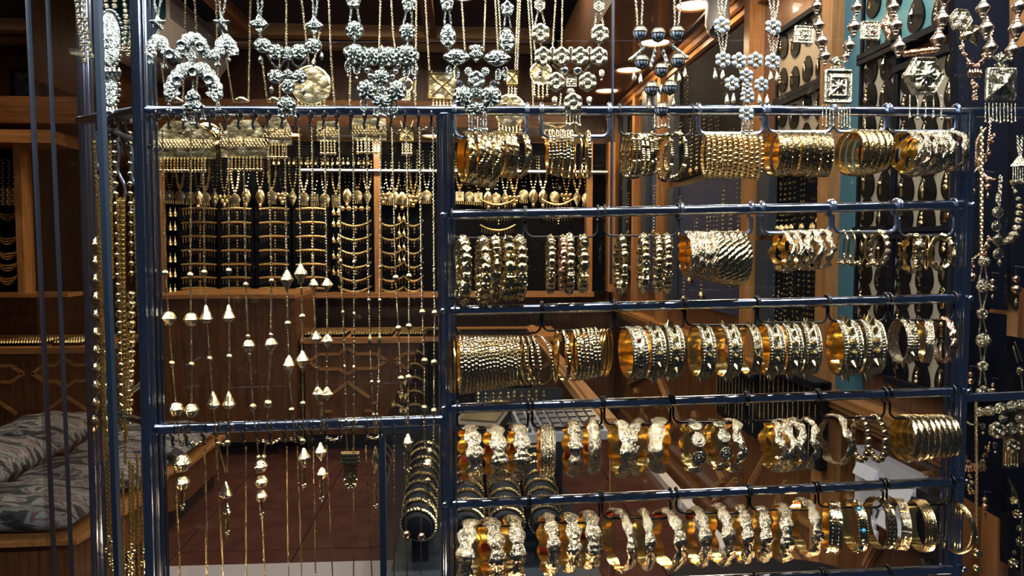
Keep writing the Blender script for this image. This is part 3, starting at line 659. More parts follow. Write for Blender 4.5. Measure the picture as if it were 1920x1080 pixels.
def hanger(row, xl, xr, yb, mat, r, idx, dyr=0):
    k = K(); rr = 12.5 * k; cr = 14 * k
    a, b = W(xl, rail_y(row, xl)), W(xr, rail_y(row, xr)); A, B = W(xl, yb), W(xr, yb + dyr); P = []
    for th in np.linspace(-.3, PI, 9): P.append(a + np.array((0, -rr * math.cos(th), rr * math.sin(th))))
    P.append(a + np.array((0, rr * .9, -rr))); P.append(np.array((A[0], 1.0, A[2] + cr * 2.2)))
    for th in np.linspace(0, PI / 2, 5): P.append(np.array((A[0] + cr - cr * math.cos(th), 1.0, A[2] + cr - cr * math.sin(th))))
    for th in np.linspace(PI / 2, 0, 5): P.append(np.array((B[0] - cr + cr * math.cos(th), 1.0, B[2] + cr - cr * math.sin(th))))
    P.append(np.array((B[0], 1.0, B[2] + cr * 2.2))); P.append(b + np.array((0, rr * .9, -rr)))
    for th in np.linspace(PI, -.3, 9): P.append(b + np.array((0, -rr * math.cos(th), rr * math.sin(th))))
    nm = 'thick bright steel wire hanger' if mat is STEELW else 'thin black wire hanger'
    o = obj('wire_hanger', MB().add(tube(P, r * k, 8)), mat)
    return tag(o, '%s on the %s, %s from the middle post' % (nm, ROWN[row], ORD[idx]), 'hanger', 'wire hangers on the ' + ROWN[row])
HANG = [(0, [(852, 988, 257, STEELW, 4), (1015, 1142, 256, STEELW, 4), (1161, 1297, 254, BLACKW, 2), (1309, 1431, 251, STEELW, 4), (1438, 1559, 248, STEELW, 4), (1562, 1660, 247, STEELW, 3.5), (1666, 1792, 246, STEELW, 3)]),
        (1, [(848, 983, 446, BLACKW, 2), (986, 1120, 444, BLACKW, 2), (1133, 1271, 442, BLACKW, 2), (1277, 1408, 440, STEELW, 4), (1428, 1556, 437, STEELW, 4), (1561, 1680, 435, STEELW, 4), (1686, 1787, 441, STEELW, 2)]),
        (2, [(853, 1014, 624, BLACKW, 2.3), (1017, 1150, 620, BLACKW, 2.3), (1154, 1282, 616, BLACKW, 2.3), (1285, 1418, 610, BLACKW, 2.3), (1421, 1550, 605, BLACKW, 2.3), (1553, 1660, 602, BLACKW, 2.3), (1668, 1788, 600, BLACKW, 2.3)]),
        (3, [(857, 990, 806, BLACKW, 2.3), (998, 1128, 802, BLACKW, 2.3), (1133, 1257, 796, BLACKW, 2.3), (1262, 1398, 792, BLACKW, 2.3), (1402, 1532, 790, BLACKW, 2.3), (1535, 1658, 783, BLACKW, 2.3), (1668, 1786, 784, BLACKW, 2.3)]),
        (4, [(856, 990, 986, BLACKW, 2.3), (994, 1124, 980, BLACKW, 2.3), (1129, 1257, 972, BLACKW, 2.3), (1268, 1402, 962, BLACKW, 2.3), (1406, 1528, 956, BLACKW, 2.3), (1534, 1655, 951, BLACKW, 2.3), (1662, 1784, 946, BLACKW, 2.3)]),
        (5, [(1010, 1130, 1160, BLACKW, 2.3), (1415, 1540, 1150, BLACKW, 2.3), (1545, 1665, 1145, BLACKW, 2.3)])]
for row, hs in HANG:
    for i, h in enumerate(hs): hanger(row, *h, i)
# ================================================================ THE BANGLES
def ring(R, wf, t=.0016, N=112, M=6, disp=None, zoff=None, crown=.0, inner=1):
    V = []; F = []; mi = []; S = np.linspace(-1, 1, M + 1); C = M + 3
    for i in range(N):
        th = 2 * PI * i / N; w = wf(th) if callable(wf) else wf; z0 = zoff(th) if zoff else 0; c, s_ = math.cos(th), math.sin(th)
        for s in S:
            r = R + crown * (1 - s * s) + (disp(th, s) if disp else 0); V.append((r * c, r * s_, z0 + s * w))
        for s in (1, -1): V.append(((R - t) * c, (R - t) * s_, z0 + s * w))
    for i in range(N):
        j = (i + 1) % N
        for k in range(C):
            l = (k + 1) % C; F.append((i * C + k, j * C + k, j * C + l, i * C + l)); mi.append(inner if k == M + 1 else 0)
    return np.array(V), F, mi
def fr(x): return x - math.floor(x)
def around(mb, part, n, R, z=0.0, a0=0.0, mat=0, half=None):
    for i in range(n):
        a = a0 + 2 * PI * i / n; d = np.array((math.cos(a), math.sin(a), 0))
        mb.add(part, mat, frame(d, (0, 0, 1)), d * R + np.array((0, 0, z)))
    return mb
HEMI = lathe([(1, 0), (.85, .5), (.5, .85), (.06, 1)], 7)
def B_chevron(R, w, k): return MB().add(ring(R, w, .0012, 140, 7, lambda a, s: .0013 * (1 if fr(9 * a / (2 * PI) * 1.0 + .42 * s) < .84 else -.7) + .0006 * math.sin(27 * a + 3.5 * math.sin(4 * s)), None, .0012))
def B_stud(R, w, k):
    return MB().add(ring(R, w, .0010, 168, 4, lambda a, s: .0010 * (1 if fr(a * 42 / (2 * PI)) < .7 and abs(s) < .8 else -.2)))
def B_plain(R, w, k): return MB().add(torus(R, w, 64, 8), 1)
def B_knob(R, w, k):
    m = MB(); P = [((R) * math.cos(2 * PI * i / 132), R * math.sin(2 * PI * i / 132), 0) for i in range(132)]
    rr = []
    for i in range(132):
        q = i % 22; rr.append(w * (1.45 if q in (0, 1, 8, 9) else (1.0 + .14 * (1 if i % 2 else -1) if q > 9 else .75)))
    m.add(tube(P, rr, 8, True)); m.add(ring(R - w * .55, w * .75, .0008, 72, 2)); return m
def B_bead(R, w, k):
    m = MB(); around(m, sphere(w, 10, 7), int(2 * PI * R / (w * 2.15)), R); m.add(ring(R - w * .5, w * .55, .0007, 72, 2)); return m
def B_woven(R, w, k): return MB().add(ring(R, w, .0012, 150, 8, lambda a, s: .0009 * (1 if (int(a * 50 / (2 * PI)) + int((s + 1) * 3.99)) % 2 else -.5), None, .0006))
def B_round(R, w, k): return MB().add(ring(R, w, .0007, 120, 6, lambda a, s: .0004 * math.sin(34 * a + 5 * s) * math.sin(19 * a), None, w * .7))
def B_wavy(R, w, k):
    q = 5 + k % 2; return MB().add(ring(R, lambda a: w * (1 + .22 * math.sin(2 * q * a)), .0012, 130, 7, lambda a, s: .0008 * math.sin(16 * s + 9 * a) * math.cos(21 * a), lambda a: w * .55 * math.sin(q * a + k), .0016))
def B_rope(R, w, k): return MB().add(ring(R, w, .0012, 150, 9, lambda a, s: .0022 * abs(math.sin(13 * a + 1.7 * s)) - .0008, None, .0022))
def B_ropeknob(R, w, k): return MB().add(ring(R, lambda a: w * (1 + .22 * math.sin(11 * a)), .0011, 150, 7, lambda a, s: .0017 * abs(math.sin(5.5 * a)) + .0006 * math.sin(30 * a + 8 * s), None, .0015))
def B_spiked(R, w, k):
    m = MB().add(ring(R, w, .0012, 110, 8, lambda a, s: (.0010 if abs(s) > .93 or .44 < abs(s) < .52 else -.0004)))
    for z in (-.73, .73): around(m, (HEMI[0] * w * .17, HEMI[1]), 52, R, z * w)
    around(m, (HEMI[0] * w * .10, HEMI[1]), 36, R, w * .30); around(m, (HEMI[0] * w * .10, HEMI[1]), 36, R, -w * .30)
    return m
def B_hour(R, w, k):
    q = (4.5, 5, 4, 5, 4.5, 6)[k % 6]; dp = (.56, .46, .40, .50, .26, .44)[k % 6]
    m = MB().add(ring(R, lambda a: w * (1 - dp * .5 + dp * abs(math.cos(q * a)) ** 1.2 - .0), .0011, 132, 9, lambda a, s: .0008 * math.sin(19 * a + 9 * s * s) * math.cos(13 * a * (1 if s > 0 else -1)) + .0012 * math.cos(2 * q * a) * (1 - s * s), None, .0030 + .001 * (k % 2)))
    for a in (-.25 * PI - .4, PI * .5): 
        d = np.array((math.cos(a), math.sin(a), 0)); m.add(box((0, 0, 0), (w * 1.5, .0035, .003)), 0, frame(d, (0, 0, 1)), d * (R + .0015))
    return m
DISC = lathe([(1, -.10), (1, .06), (.88, .14), (.80, .06), (.62, .10), (.25, .10), (.22, .30), (.05, .36)], 18)
def B_disc(R, w, k):
    m = MB(); n = 9
    for i in range(n):
        a = 2 * PI * (i + .5) / n; d = np.array((math.cos(a), math.sin(a), 0)); f = frame(d, (0, 0, 1)); rr = min(w, PI * R / n * .98)
        m.add((DISC[0] * rr, DISC[1], [0 if j < len(DISC[1]) - 2 else 1 for j in range(len(DISC[1]))]), 0, f, d * R)
        for j in range(9):
            b = 2 * PI * j / 9; m.add((HEMI[0] * rr * .13, HEMI[1]), 0, f, d * (R + rr * .08) + f @ np.array((math.cos(b), math.sin(b), 0)) * rr * .52)
    m.add(ring(R - .001, w * .34, .0008, 60, 2)); return m
def B_flat(R, w, k):
    m = MB().add(ring(R, w, .0011, 112, 8, lambda a, s: (.0006 if abs(s) > .85 else -.0003) + (-.0012 if fr(a * 8 / (2 * PI)) < .03 else 0)))
    around(m, (HEMI[0] * w * .12, HEMI[1]), 40, R, w * .45); around(m, (HEMI[0] * w * .12, HEMI[1]), 40, R, -w * .45); return m
def B_turq(R, w, k):
    m = MB().add(ring(R, w, .0011, 112, 6, lambda a, s: -.0004 if abs(s) < .7 else .0006))
    for z in (-.85, .85): around(m, (HEMI[0] * w * .16, HEMI[1]), 56, R, z * w)
    return m
def B_lines(R, w, k): return MB().add(ring(R, w, .0010, 112, 10, lambda a, s: .0009 * math.cos(16 * s) + (.0004 if fr(a * 60 / (2 * PI)) < .5 and abs(s) < .3 else 0), None, .0012))
def B_cuff(R, w, k):
    P = [(R * math.cos(a), R * math.sin(a), 0) for a in np.linspace(-PI + .25, PI - .25, 48)]
    m = MB().add(tube(P, w, 8), 1)
    for p in (P[0], P[-1]):
        for q in range(3): m.add(sphere(w * 2.1, 10, 7), 0, None, np.array(p) + np.array((-w * (.5 + q * .8), (w * 2.2 if p[1] > 0 else -w * 2.2) * (q - .6), w * (q - 1) * 1.6)))
    return m
def B_mesh(R, w, k): return MB().add(ring(R, w, .0010, 140, 8, lambda a, s: .0008 * math.sin(45 * a + 9 * s) * math.sin(45 * a - 9 * s), None, .0008))
KINDS = {k[2:]: v for k, v in list(globals().items()) if k.startswith('B_')}
SPIKE = MB().add(lathe([(1, 0), (.82, .35), (.45, 1.1), (.05, 1.9)], 9)).mesh('spike', GOLDP)
STONES = {c: MB().add(lathe([(1, 0), (.92, .35), (.6, .68), (.05, .82)], 12)).mesh('stone', m) for c, m in (('turq', TURQ), ('ruby', RUBY), ('jet', JET), ('gold', GOLDP))}
BCACHE = {}
def bangle(kind, desc, where, items, mats=(GOLD, LINING), tagname='bangle', Y=1.0, var=1, spikes=0, stones=None, jig=.03, first=0, total=None, sticker=None, cat='bangle', name='bangle'):
    """items: (centre px, centre py, height px, open width px, band px); a negative open width turns the mouth to the other side"""
    n = total or len(items); lab = KINDS[kind]
    for i, (cx, cy, h, op, bw) in enumerate(items):
        C = W(cx, cy, Y); k = K(Y); R = h * k / 2; v = C - CAM; v[2] = 0; v /= np.linalg.norm(v)
        r = min(.97, abs(op) / h); s = math.sqrt(1 - r * r); L = np.array((-v[1], v[0], 0)) * (1 if op >= 0 else -1)
        a = -v * r + L * s; hw = bw * k * .90 / (2 * max(s, .35))
        if kind in ('bead', 'knob', 'plain', 'cuff'): R -= hw
        vi = i % var; key = (kind, round(R * 500), round(hw * 2500), vi)
        if key not in BCACHE: BCACHE[key] = (lab(R, hw, vi), R, hw)
        mbd, R0, hw0 = BCACHE[key]; mk = key + (mats[0].name,)
        if mk not in BCACHE: BCACHE[mk] = mbd.mesh('band', list(mats))
        f = np.stack([np.array((0, 0, 1.0)), np.cross(a, (0, 0, 1.0)), a], 1)
        f = f @ rotm('Z', random.uniform(-.25, .25) if kind not in ('cuff',) else 0) 
        f = rotm('Y', random.uniform(-jig, jig)) @ f
        M = Matrix.LocRotScale(Vector(C), Matrix(f.tolist()).to_quaternion(), Vector((R / R0,) * 3))
        o = link(name, BCACHE[mk], None, None, M)
        if n == 1: lb = '%s %s' % (desc, where)
        else:
            lb = '%s of %s %s %s' % (ORD[i + first], NUM[n] if n < 19 else str(n), desc, where)
            if len(lb.split()) > 16: lb = '%s of the %s %s' % (ORD[i + first], desc, where)
        tag(o, lb, cat, (desc + ' ' + where) if n > 1 else None)
        for q in range(spikes):
            b = 2 * PI * (q + .5) / spikes; d = np.array((math.cos(b), math.sin(b), 0)); sc = hw0 * .36
            link('spike', SPIKE, o, None, Matrix.LocRotScale(Vector(d * (R0 + .0004)), Matrix(frame(d).tolist()).to_quaternion(), Vector((sc, sc, sc * 1.25))))
        if sticker:
            A = [sticker + q * .07 for q in range(5)]; rr = R0 - .0018
            V = [((rr - e) * math.cos(q), (rr - e) * math.sin(q), s_ * hw0 * .7) for e in (0, .0006) for q in A for s_ in (-1, 1)]
            F = [(2 * q, 2 * q + 1, 2 * q + 3, 2 * q + 2) for q in range(4)] + [(10 + 2 * q, 12 + 2 * q, 13 + 2 * q, 11 + 2 * q) for q in range(4)]
            link('red_sticker', MB().add((V, F)).mesh('red_sticker', STICKER), o)
        if stones:
            for q in range(stones[1]):
                b = 2 * PI * (q + .5) / stones[1]; d = np.array((math.cos(b), math.sin(b), 0)); sc = hw0 * stones[2]
                link('stone', STONES[stones[0][q % len(stones[0])]], o, None, Matrix.LocRotScale(Vector(d * (R0 + .0002)), Matrix(frame(d).tolist()).to_quaternion(), Vector((sc,) * 3)))
def seq(xs, y0, y1, h0, h1, op, bw):
    n = len(xs); return [(x, y0 + (y1 - y0) * i / max(1, n - 1), h0 + (h1 - h0) * i / max(1, n - 1), op, bw) for i, x in enumerate(xs)]
AM = (GOLD, LINING); FX = (GOLDX, LINING); FF = (GOLDF, LINING); BZ = (BRONZE, LINING)
# --- top rail
bangle('chevron', 'chevron-engraved gold bangles', 'next to the middle post under the top rail', [(875, 297, 92, 24, 15), (891, 297, 92, 26, 14), (905, 299, 96, 24, 14), (920, 301, 96, 26, 14), (930, 290, 80, 22, 12), (943, 289, 80, 26, 12), (955, 291, 80, 24, 13), (973, 291, 78, 36, 12)], (GOLDE, LINING), jig=.05)
bangle('stud', 'studded thin bangles in a tight row', 'on the second steel hanger', [(1029 + 6.8 * i, 285 + .8 * i, 80 + 1.5 * i, 7, 6.6) for i in range(7)], FF)
bangle('plain', 'plain slim bangles', 'standing apart on the second steel hanger', [(1084, 292, 88, 13, 4), (1096, 292, 88, 13, 4)], AM)
bangle('stud', 'studded thin bangle', 'standing apart at the end of the second steel hanger', [(1103, 290, 88, 6, 6)], FF)
bangle('knob', 'knobbed rope-twist bangles', 'on the black wire hanger under the top rail', [(1178, 293, 88, 26, 8), (1188, 293, 86, 24, 8), (1196, 292, 84, 22, 8), (1206, 291, 80, 20, 8), (1215, 290, 78, 18, 8), (1223, 289, 78, 14, 8)], FF)
bangle('knob', 'larger rope-twist bangles with ball knots', 'swinging open beside the knobbed cluster', [(1246, 295, 92, 30, 8), (1266, 292, 92, 44, 8)], FF, jig=.06)
bangle('bead', 'ball-bead bangles', 'strung close on the thick hanger under the top rail', [(1323 + 10 * i, 291 + .6 * i, 84, 14, 9) for i in range(11)], (GOLDP, LINING))
bangle('woven', 'wide basket-woven bangles', 'on the bright steel hanger of the top rail', [(1452, 288, 82, 32, 12), (1467, 289, 82, 26, 13), (1481, 288, 80, 24, 13), (1495, 289, 82, 26, 13), (1508, 288, 80, 24, 13), (1521, 290, 84, 24, 13), (1536, 290, 82, 22, 13), (1547, 291, 80, 18, 13)], FF)
bangle('round', 'smooth half-round bangles', 'nested on the steel hanger behind the square medallion', [(1596, 286, 82, 52, 9), (1607, 287, 82, 52, 9), (1618, 287, 82, 50, 9), (1630, 286, 80, 48, 9), (1642, 285, 78, 46, 8), (1654, 283, 74, 38, 6)], AM, jig=.05)
bangle('wavy', 'wavy floral bangles', 'at the far end of the top rail', [(1700, 286, 80, 50, 13), (1717, 289, 84, 46, 13), (1733, 288, 80, 46, 13), (1748, 286, 78, 44, 13), (1762, 284, 76, 42, 13), (1784, 284, 76, 50, 12)], (GOLDX, LINING), var=3, jig=.06)
# --- second rail
bangle('ropeknob', 'scalloped twisted bangles', 'in front of the rope bangles on the second rail', [(1290, 477, 82, 24, 14), (1304, 477, 82, 22, 14), (1318, 478, 84, 20, 15), (1332, 479, 86, 20, 15)], FX)
bangle('rope', 'wide rope-twist bangles', 'massed on the steel hanger of the second rail', [(1344, 482, 92, 24, 17), (1357, 484, 94, 26, 17), (1370, 484, 96, 26, 17), (1382, 484, 96, 26, 17), (1391, 483, 92, 24, 15)], FF)
bangle('wavy', 'curling leaf-edged bangles', 'on the fifth hanger of the second rail', [(1468, 471, 74, 38, 12), (1485, 470, 74, 36, 13), (1504, 469, 74, 30, 14), (1522, 468, 74, 34, 14), (1541, 467, 72, 36, 12)], FX, var=3, jig=.06)
bangle('cuff', 'slim open ball-ended cuffs', 'on the sixth hanger of the second rail', [(1580, 462, 64, 20, 3.6), (1593, 462, 64, 22, 3.6), (1608, 463, 66, 34, 4), (1640, 464, 66, 40, 4)], (GOLDF, GOLDP), jig=.05)
bangle('bead', 'chunky floral bead bangle', 'nearest the slim cuffs on the second rail', [(1648, 466, 76, 36, 12)], (GOLDX, LINING))
bangle('disc', 'coin-link bangle', 'on the last hanger of the second rail', [(1710, 475, 76, 30, 17)], FF)
bangle('bead', 'large ball-bead bangle', 'beside the coin-link one on the second rail', [(1722, 474, 70, 14, 13)], FF)
bangle('plain', 'slender plain bangle', 'hung between two beaded ones on the second rail', [(1738, 474, 68, 8, 4)], AM)
bangle('knob', 'knotted open bangle', 'last before the end post on the second rail', [(1765, 474, 74, 46, 9)], FF)
# --- third rail
bangle('stud', 'box-studded slim bangles', 'packed beside the middle post on the third rail', [(863 + 6.7 * i, 684 - .5 * i, 110 - 1.1 * i, 7, 6.3) for i in range(17)], FF, jig=.012)
bangle('plain', 'plain slim bangle', 'leaning on the middle post at the third rail', [(849, 686, 106, 8, 4)], AM)
bangle('stud', 'box-studded slim bangles', 'fanning open after the packed stack on the third rail', [(978, 677, 92, 20, 6.5), (988, 676, 92, 24, 6.5), (998, 676, 92, 30, 6.5), (1012, 675, 92, 48, 5)], FF, jig=.04)
bangle('plain', 'plain slim bangle', 'tilting before the studded cluster on the third rail', [(1042, 668, 100, 10, 4)], AM)
bangle('stud', 'studded slim bangles', 'on the second black hanger of the third rail', [(1055, 667, 96, 26, 8), (1074, 666, 96, 26, 7), (1082, 665, 96, 24, 7), (1091, 664, 96, 22, 7), (1100, 663, 96, 20, 7), (1108, 662, 94, 18, 7), (1116, 661, 94, 16, 7)], FF)
bangle('plain', 'amber plain bangles', 'turned away at the end of the studded cluster', [(1128, 661, 92, -18, 4.5), (1134, 661, 92, -18, 4.5), (1139, 661, 92, -20, 4.5)], (LINING, LINING))
def spiked(desc, where, items, **kw): bangle('spiked', desc, where, items, BZ, spikes=16, **kw)
bangle('spiked', 'wide jewelled bangle with dark stones', 'first on the third black hanger of the third rail', [(1187, 661, 98, 30, 32)], BZ, stones=(['jet', 'gold', 'ruby', 'gold'], 12, .26))
spiked('wide spiked bangles', 'beside the jewelled one on the third rail', [(1222, 660, 96, 28, 30), (1256, 658, 96, 26, 32)])
spiked('bead-bordered spiked bangles', 'on the fourth hanger of the third rail', [(1315, 659, 98, 30, 28), (1362, 658, 100, 34, 28)])
bangle('spiked', 'narrow spiked bangle', 'closing the fourth hanger of the third rail', [(1404, 655, 96, 34, 17)], BZ, spikes=22)
spiked('upright spiked bangles', 'on the fifth hanger of the third rail', [(1444, 655, 96, 28, 31), (1478, 654, 96, 28, 30), (1512, 653, 96, 28, 31)])
spiked('large spiked bangles', 'on the sixth hanger of the third rail', [(1583, 652, 104, 34, 38), (1627, 650, 102, 32, 38)])
bangle('mesh', 'mesh-lined spiked bangle', 'opening the last hanger of the third rail', [(1693, 640, 84, 36, 22)], (GOLDX, GOLDX), spikes=12)
bangle('flat', 'narrow silver-gold bangle', 'between the mesh-lined and the rose one on the third rail', [(1736, 640, 84, 14, 16)], FX)
bangle('ropeknob', 'rose-gold link bangle', 'last before the end post on the third rail', [(1768, 637, 84, 36, 12)], (ROSE, ROSE))
# --- fourth rail
H1 = [(882, 852, 100, 18, 30), (928, 850, 100, 18, 30), (972, 847, 98, 14, 30), (1024, 846, 96, 8, 32), (1072, 841, 96, 14, 24), (1110, 836, 90, 12, 28)]
for i, (it, d) in enumerate(zip(H1, ('hourglass cuff with a crossed band', 'hourglass cuff with fine leaf chasing', 'hourglass cuff with two oval bosses', 'straight-edged chased cuff', 'slender waisted cuff', 'broad granulated cuff'))):
    bangle('hour', 'gold ' + d, '%s from the middle post on the fourth rail' % ORD[i], [it], FX, var=1, sticker=1.75) if i not in (3, 5) else bangle('lines' if i == 3 else 'round', 'gold ' + d, '%s from the middle post on the fourth rail' % ORD[i], [it], FX, sticker=1.65)
bangle('hour', 'waisted bright-lined gold cuffs', 'on the third hanger of the fourth rail', [(1163, 841, 100, 26, 24), (1196, 838, 96, -24, 22), (1236, 835, 98, -14, 30)], FX, var=3)
bangle('disc', 'rosette-link bangles', 'on the fourth hanger of the fourth rail', [(1298, 836, 96, 26, 30), (1344, 834, 92, 34, 26)], BZ)
bangle('wavy', 'thick foliate bangle', 'after the rosette-link ones on the fourth rail', [(1371, 835, 100, 36, 18)], FX)
bangle('wavy', 'scalloped bangles with bright lining', 'on the fifth hanger of the fourth rail', [(1450, 836, 96, 36, 17), (1468, 835, 98, 36, 17), (1490, 833, 100, 32, 17), (1512, 830, 96, 34, 14)], FX, var=4, jig=.06)
bangle('wavy', 'open serpentine bangle', 'first on the sixth hanger of the fourth rail', [(1566, 824, 96, 54, 14)], (GOLDX, GOLDF))
bangle('bead', 'bead-link bangles', 'on the sixth hanger of the fourth rail', [(1613, 823, 94, 34, 14), (1643, 822, 96, 38, 14)], FF, jig=.06)
bangle('round', 'slim mixed bangles', 'fanned on the last hanger of the fourth rail', [(1697, 822, 88, 46, 11), (1709, 821, 86, 48, 9), (1721, 820, 84, 48, 9), (1732, 820, 84, 48, 8), (1743, 819, 82, 48, 8), (1753, 818, 80, 48, 8), (1763, 818, 80, 48, 8), (1772, 818, 80, 46, 7), (1780, 817, 78, 44, 6)], FF, jig=.05)
# --- fifth rail
H2 = [(884, 1034, 112, -24, 32, 'round-lobed cuff'), (922, 1030, 110, 24, 30, 'ribbed-lobe cuff'), (962, 1026, 112, 20, 28, 'clasped leaf cuff'), (1028, 1020, 106, 22, 24, 'beaded-lobe cuff'), (1068, 1016, 102, 20, 26, 'pointed-leaf cuff'), (1104, 1012, 100, 20, 28, 'big-boss cuff'), (1160, 1012, 112, 52, 18, 'open leaf-edged cuff'), (1208, 1010, 106, 24, 18, 'narrow clasped cuff'), (1252, 1010, 108, 50, 22, 'wide-mouthed cuff'), (1307, 1006, 104, 34, 22, 'tapering filigree cuff'), (1349, 1002, 108, 36, 22, 'tall filigree cuff'), (1390, 1001, 102, 26, 22, 'bright-bottomed cuff'), (1428, 1000, 98, 18, 22, 'small knotted cuff'), (1467, 998, 104, 18, 24, 'heavy knotted cuff'), (1510, 988, 104, 46, 20, 'red-lined leaf cuff')]
for i, (cx, cy, h, op, bw, d) in enumerate(H2):
    bangle('hour', 'gold ' + d, '%s from the middle post on the fifth rail' % ORD[i], [(cx, cy, h, op, bw)], FX, var=1, sticker=(.75 if i in (6, 8, 9, 14) else 1.9 if i in (1, 3, 5) else None))
bangle('flat', 'flat square-plaque bangle with dark red stones', 'sixteenth from the middle post on the fifth rail', [(1560, 988, 100, 14, 26)], FF, stones=(['ruby', 'jet'], 12, .16))
bangle('turq', 'bead-edged bangle with turquoise stones', 'on the sixth hanger of the fifth rail', [(1602, 985, 96, 34, 20)], FF, stones=(['turq', 'gold'], 14, .45))
bangle('flat', 'hinged flat bangle with small dark stones', 'after the turquoise one on the fifth rail', [(1648, 980, 98, 48, 18)], FF, stones=(['jet', 'ruby'], 12, .2))
bangle('flat', 'filigree bangle with one turquoise stone', 'next to the hinged one on the fifth rail', [(1684, 982, 98, 30, 20)], FX, stones=(['turq', 'gold', 'gold', 'gold', 'gold'], 5, .45))
bangle('lines', 'ridged bright bangle', 'last but one on the fifth rail', [(1726, 985, 96, 40, 24)], FF)
bangle('lines', 'large thin ridged bangle', 'last of all overlapping the end post on the fifth rail', [(1785, 986, 100, 74, 10)], FF)

# --- elastic bracelets of big beads, each bead a part
CUBO = (np.array([(x, y, 0) for x in (-1, 1) for y in (-1, 1)] + [(x, 0, y) for x in (-1, 1) for y in (-1, 1)] + [(0, x, y) for x in (-1, 1) for y in (-1, 1)], float) * .78,
        [(0, 4, 1, 5)[::1], (2, 7, 3, 6), (0, 8, 2, 9), (1, 11, 3, 10), (4, 8, 6, 10), (5, 11, 7, 9), (0, 4, 8), (0, 9, 5), (1, 10, 4), (1, 5, 11), (2, 8, 6), (2, 7, 9), (3, 6, 10), (3, 11, 7)])
def bead_meshes(mat, tagx):
    c = MB().add(CUBO)
    for d in ((1, 0, 0), (-1, 0, 0), (0, 1, 0), (0, -1, 0), (0, 0, 1), (0, 0, -1)): c.add((HEMI[0] * .2, HEMI[1]), 0, frame(d), np.array(d) * .76)
    g = MB().add(sphere(.95, 16, 10))
    for j in range(7):
        a = 2 * PI * j / 7; d = np.array((math.cos(a), math.sin(a), 0)); g.add((HEMI[0] * .16, HEMI[1]), 0, frame(d), d * .9)
    b = MB().add(lathe([(.15, -1), (.75, -.75), (1, -.35), (1, .35), (.75, .75), (.15, 1)], 12))
    bi = MB().add(lathe([(.12, -1.3), (.5, -.6), (1.0, -.08), (1.0, .08), (.5, .6), (.12, 1.3)], 12))
    sp = MB().add(lathe([(.3, -.5), (.62, -.25), (.7, 0), (.62, .25), (.3, .5)], 10))
    rb = MB().add(lathe([(.3, -.8), (.8, -.5), (.6, -.35), (.95, -.1), (.95, .1), (.6, .35), (.8, .5), (.3, .8)], 12))
    return {'c': c.mesh('faceted_bead', mat, None, False), 'g': g.mesh('round_bead', mat), 'b': b.mesh('barrel_bead', mat), 'i': bi.mesh('bicone_bead', mat), 's': sp.mesh('spacer_bead', mat), 'r': rb.mesh('ribbed_bead', mat)}
BM = bead_meshes(UGOLD, ''); BMR = bead_meshes(UROSE, ''); BMS = bead_meshes(SILVP, '')
def bead_bracelet(cx, cy, h, op, rb, pat, label, meshes=BM, Y=1.0, group=None):
    k = K(Y); C = W(cx, cy, Y); R = h * k / 2 - rb * k; v = C - CAM; v[2] = 0; v /= np.linalg.norm(v); r = min(.9, abs(op) / h); s = math.sqrt(1 - r * r)
    a = -v * r + np.array((-v[1], v[0], 0)) * s; f = np.stack([np.array((0, 0, 1.0)), np.cross(a, (0, 0, 1.0)), a], 1)
    t = thing('bead_bracelet', label, 'bracelet', C, group)
    size = {'c': 1.75, 'g': 1.8, 'b': 1.85, 'i': 2.5, 's': .9, 'r': 1.55}; P = []; L = 0; i = 0; el = 1.18
    while L < 2 * PI * R * el - rb * k * .8: q = pat[i % len(pat)]; P.append((q, L + size[q] * rb * k / 2)); L += size[q] * rb * k; i += 1
    m = MB().add(tube([f @ np.array((R * el * math.cos(b), R * .75 * math.sin(b), 0)) + C for b in np.linspace(0, 2 * PI, 40, False)], .0012, 5, True)); obj('elastic_cord', m, GOLDS, t)
    nm = {'c': 'faceted_bead', 'g': 'round_bead', 'b': 'barrel_bead', 'i': 'bicone_bead', 's': 'spacer_bead', 'r': 'ribbed_bead'}
    for q, l in P:
        b = 2 * PI * l / L + .2; p = f @ np.array((R * math.cos(b) * 1.0, R * .82 * math.sin(b), 0)); tn = f @ np.array((-math.sin(b), .82 * math.cos(b), 0))
        link(nm[q], meshes[q], t, None, Matrix.LocRotScale(Vector(p), Matrix(frame(tn, a + np.array((.3 * random.random(), 0, .3 * random.random()))).tolist()).to_quaternion(), Vector((rb * k,) * 3)))
NB = 'of the big-bead bracelets beside the middle post'
for i, (cx, cy, h, op, rb, pat, ms, d) in enumerate(((868, 506, 132, 20, 11, 'gcgc', BM, 'faceted and round gold'), (905, 508, 134, 18, 11, 'cgcg', BM, 'engraved round gold'), (928, 504, 126, 12, 10, 'ibis', BM, 'long bicone gold'), (952, 503, 126, 16, 13, 'grgr', BM, 'ribbed fat gold'), (974, 502, 126, 16, 11, 'gcgg', BM, 'round and cube-cut gold'))):
    bead_bracelet(cx, cy, h, op, rb, pat, '%s bead bracelet, %s %s' % (d, ORD[i], NB), ms, 1.0, 'big-bead bracelets')
for i, (cx, cy, h, op, rb, pat, ms, d) in enumerate(((1032, 496, 112, 8, 8, 'grgb', BM, 'small knobbly gold'), (1055, 494, 108, 8, 8, 'bsgs', BMR, 'rose-gold'), (1067, 495, 118, 10, 9, 'grsg', BM, 'mixed round gold'), (1093, 495, 114, 8, 10, 'ibgs', BM, 'carved bicone gold'))):
    bead_bracelet(cx, cy, h, op, rb, pat, '%s bead bracelet, %s on the second black hanger of the second rail' % (d, ORD[i]), ms, 1.0, 'bead bracelets on the second hanger')
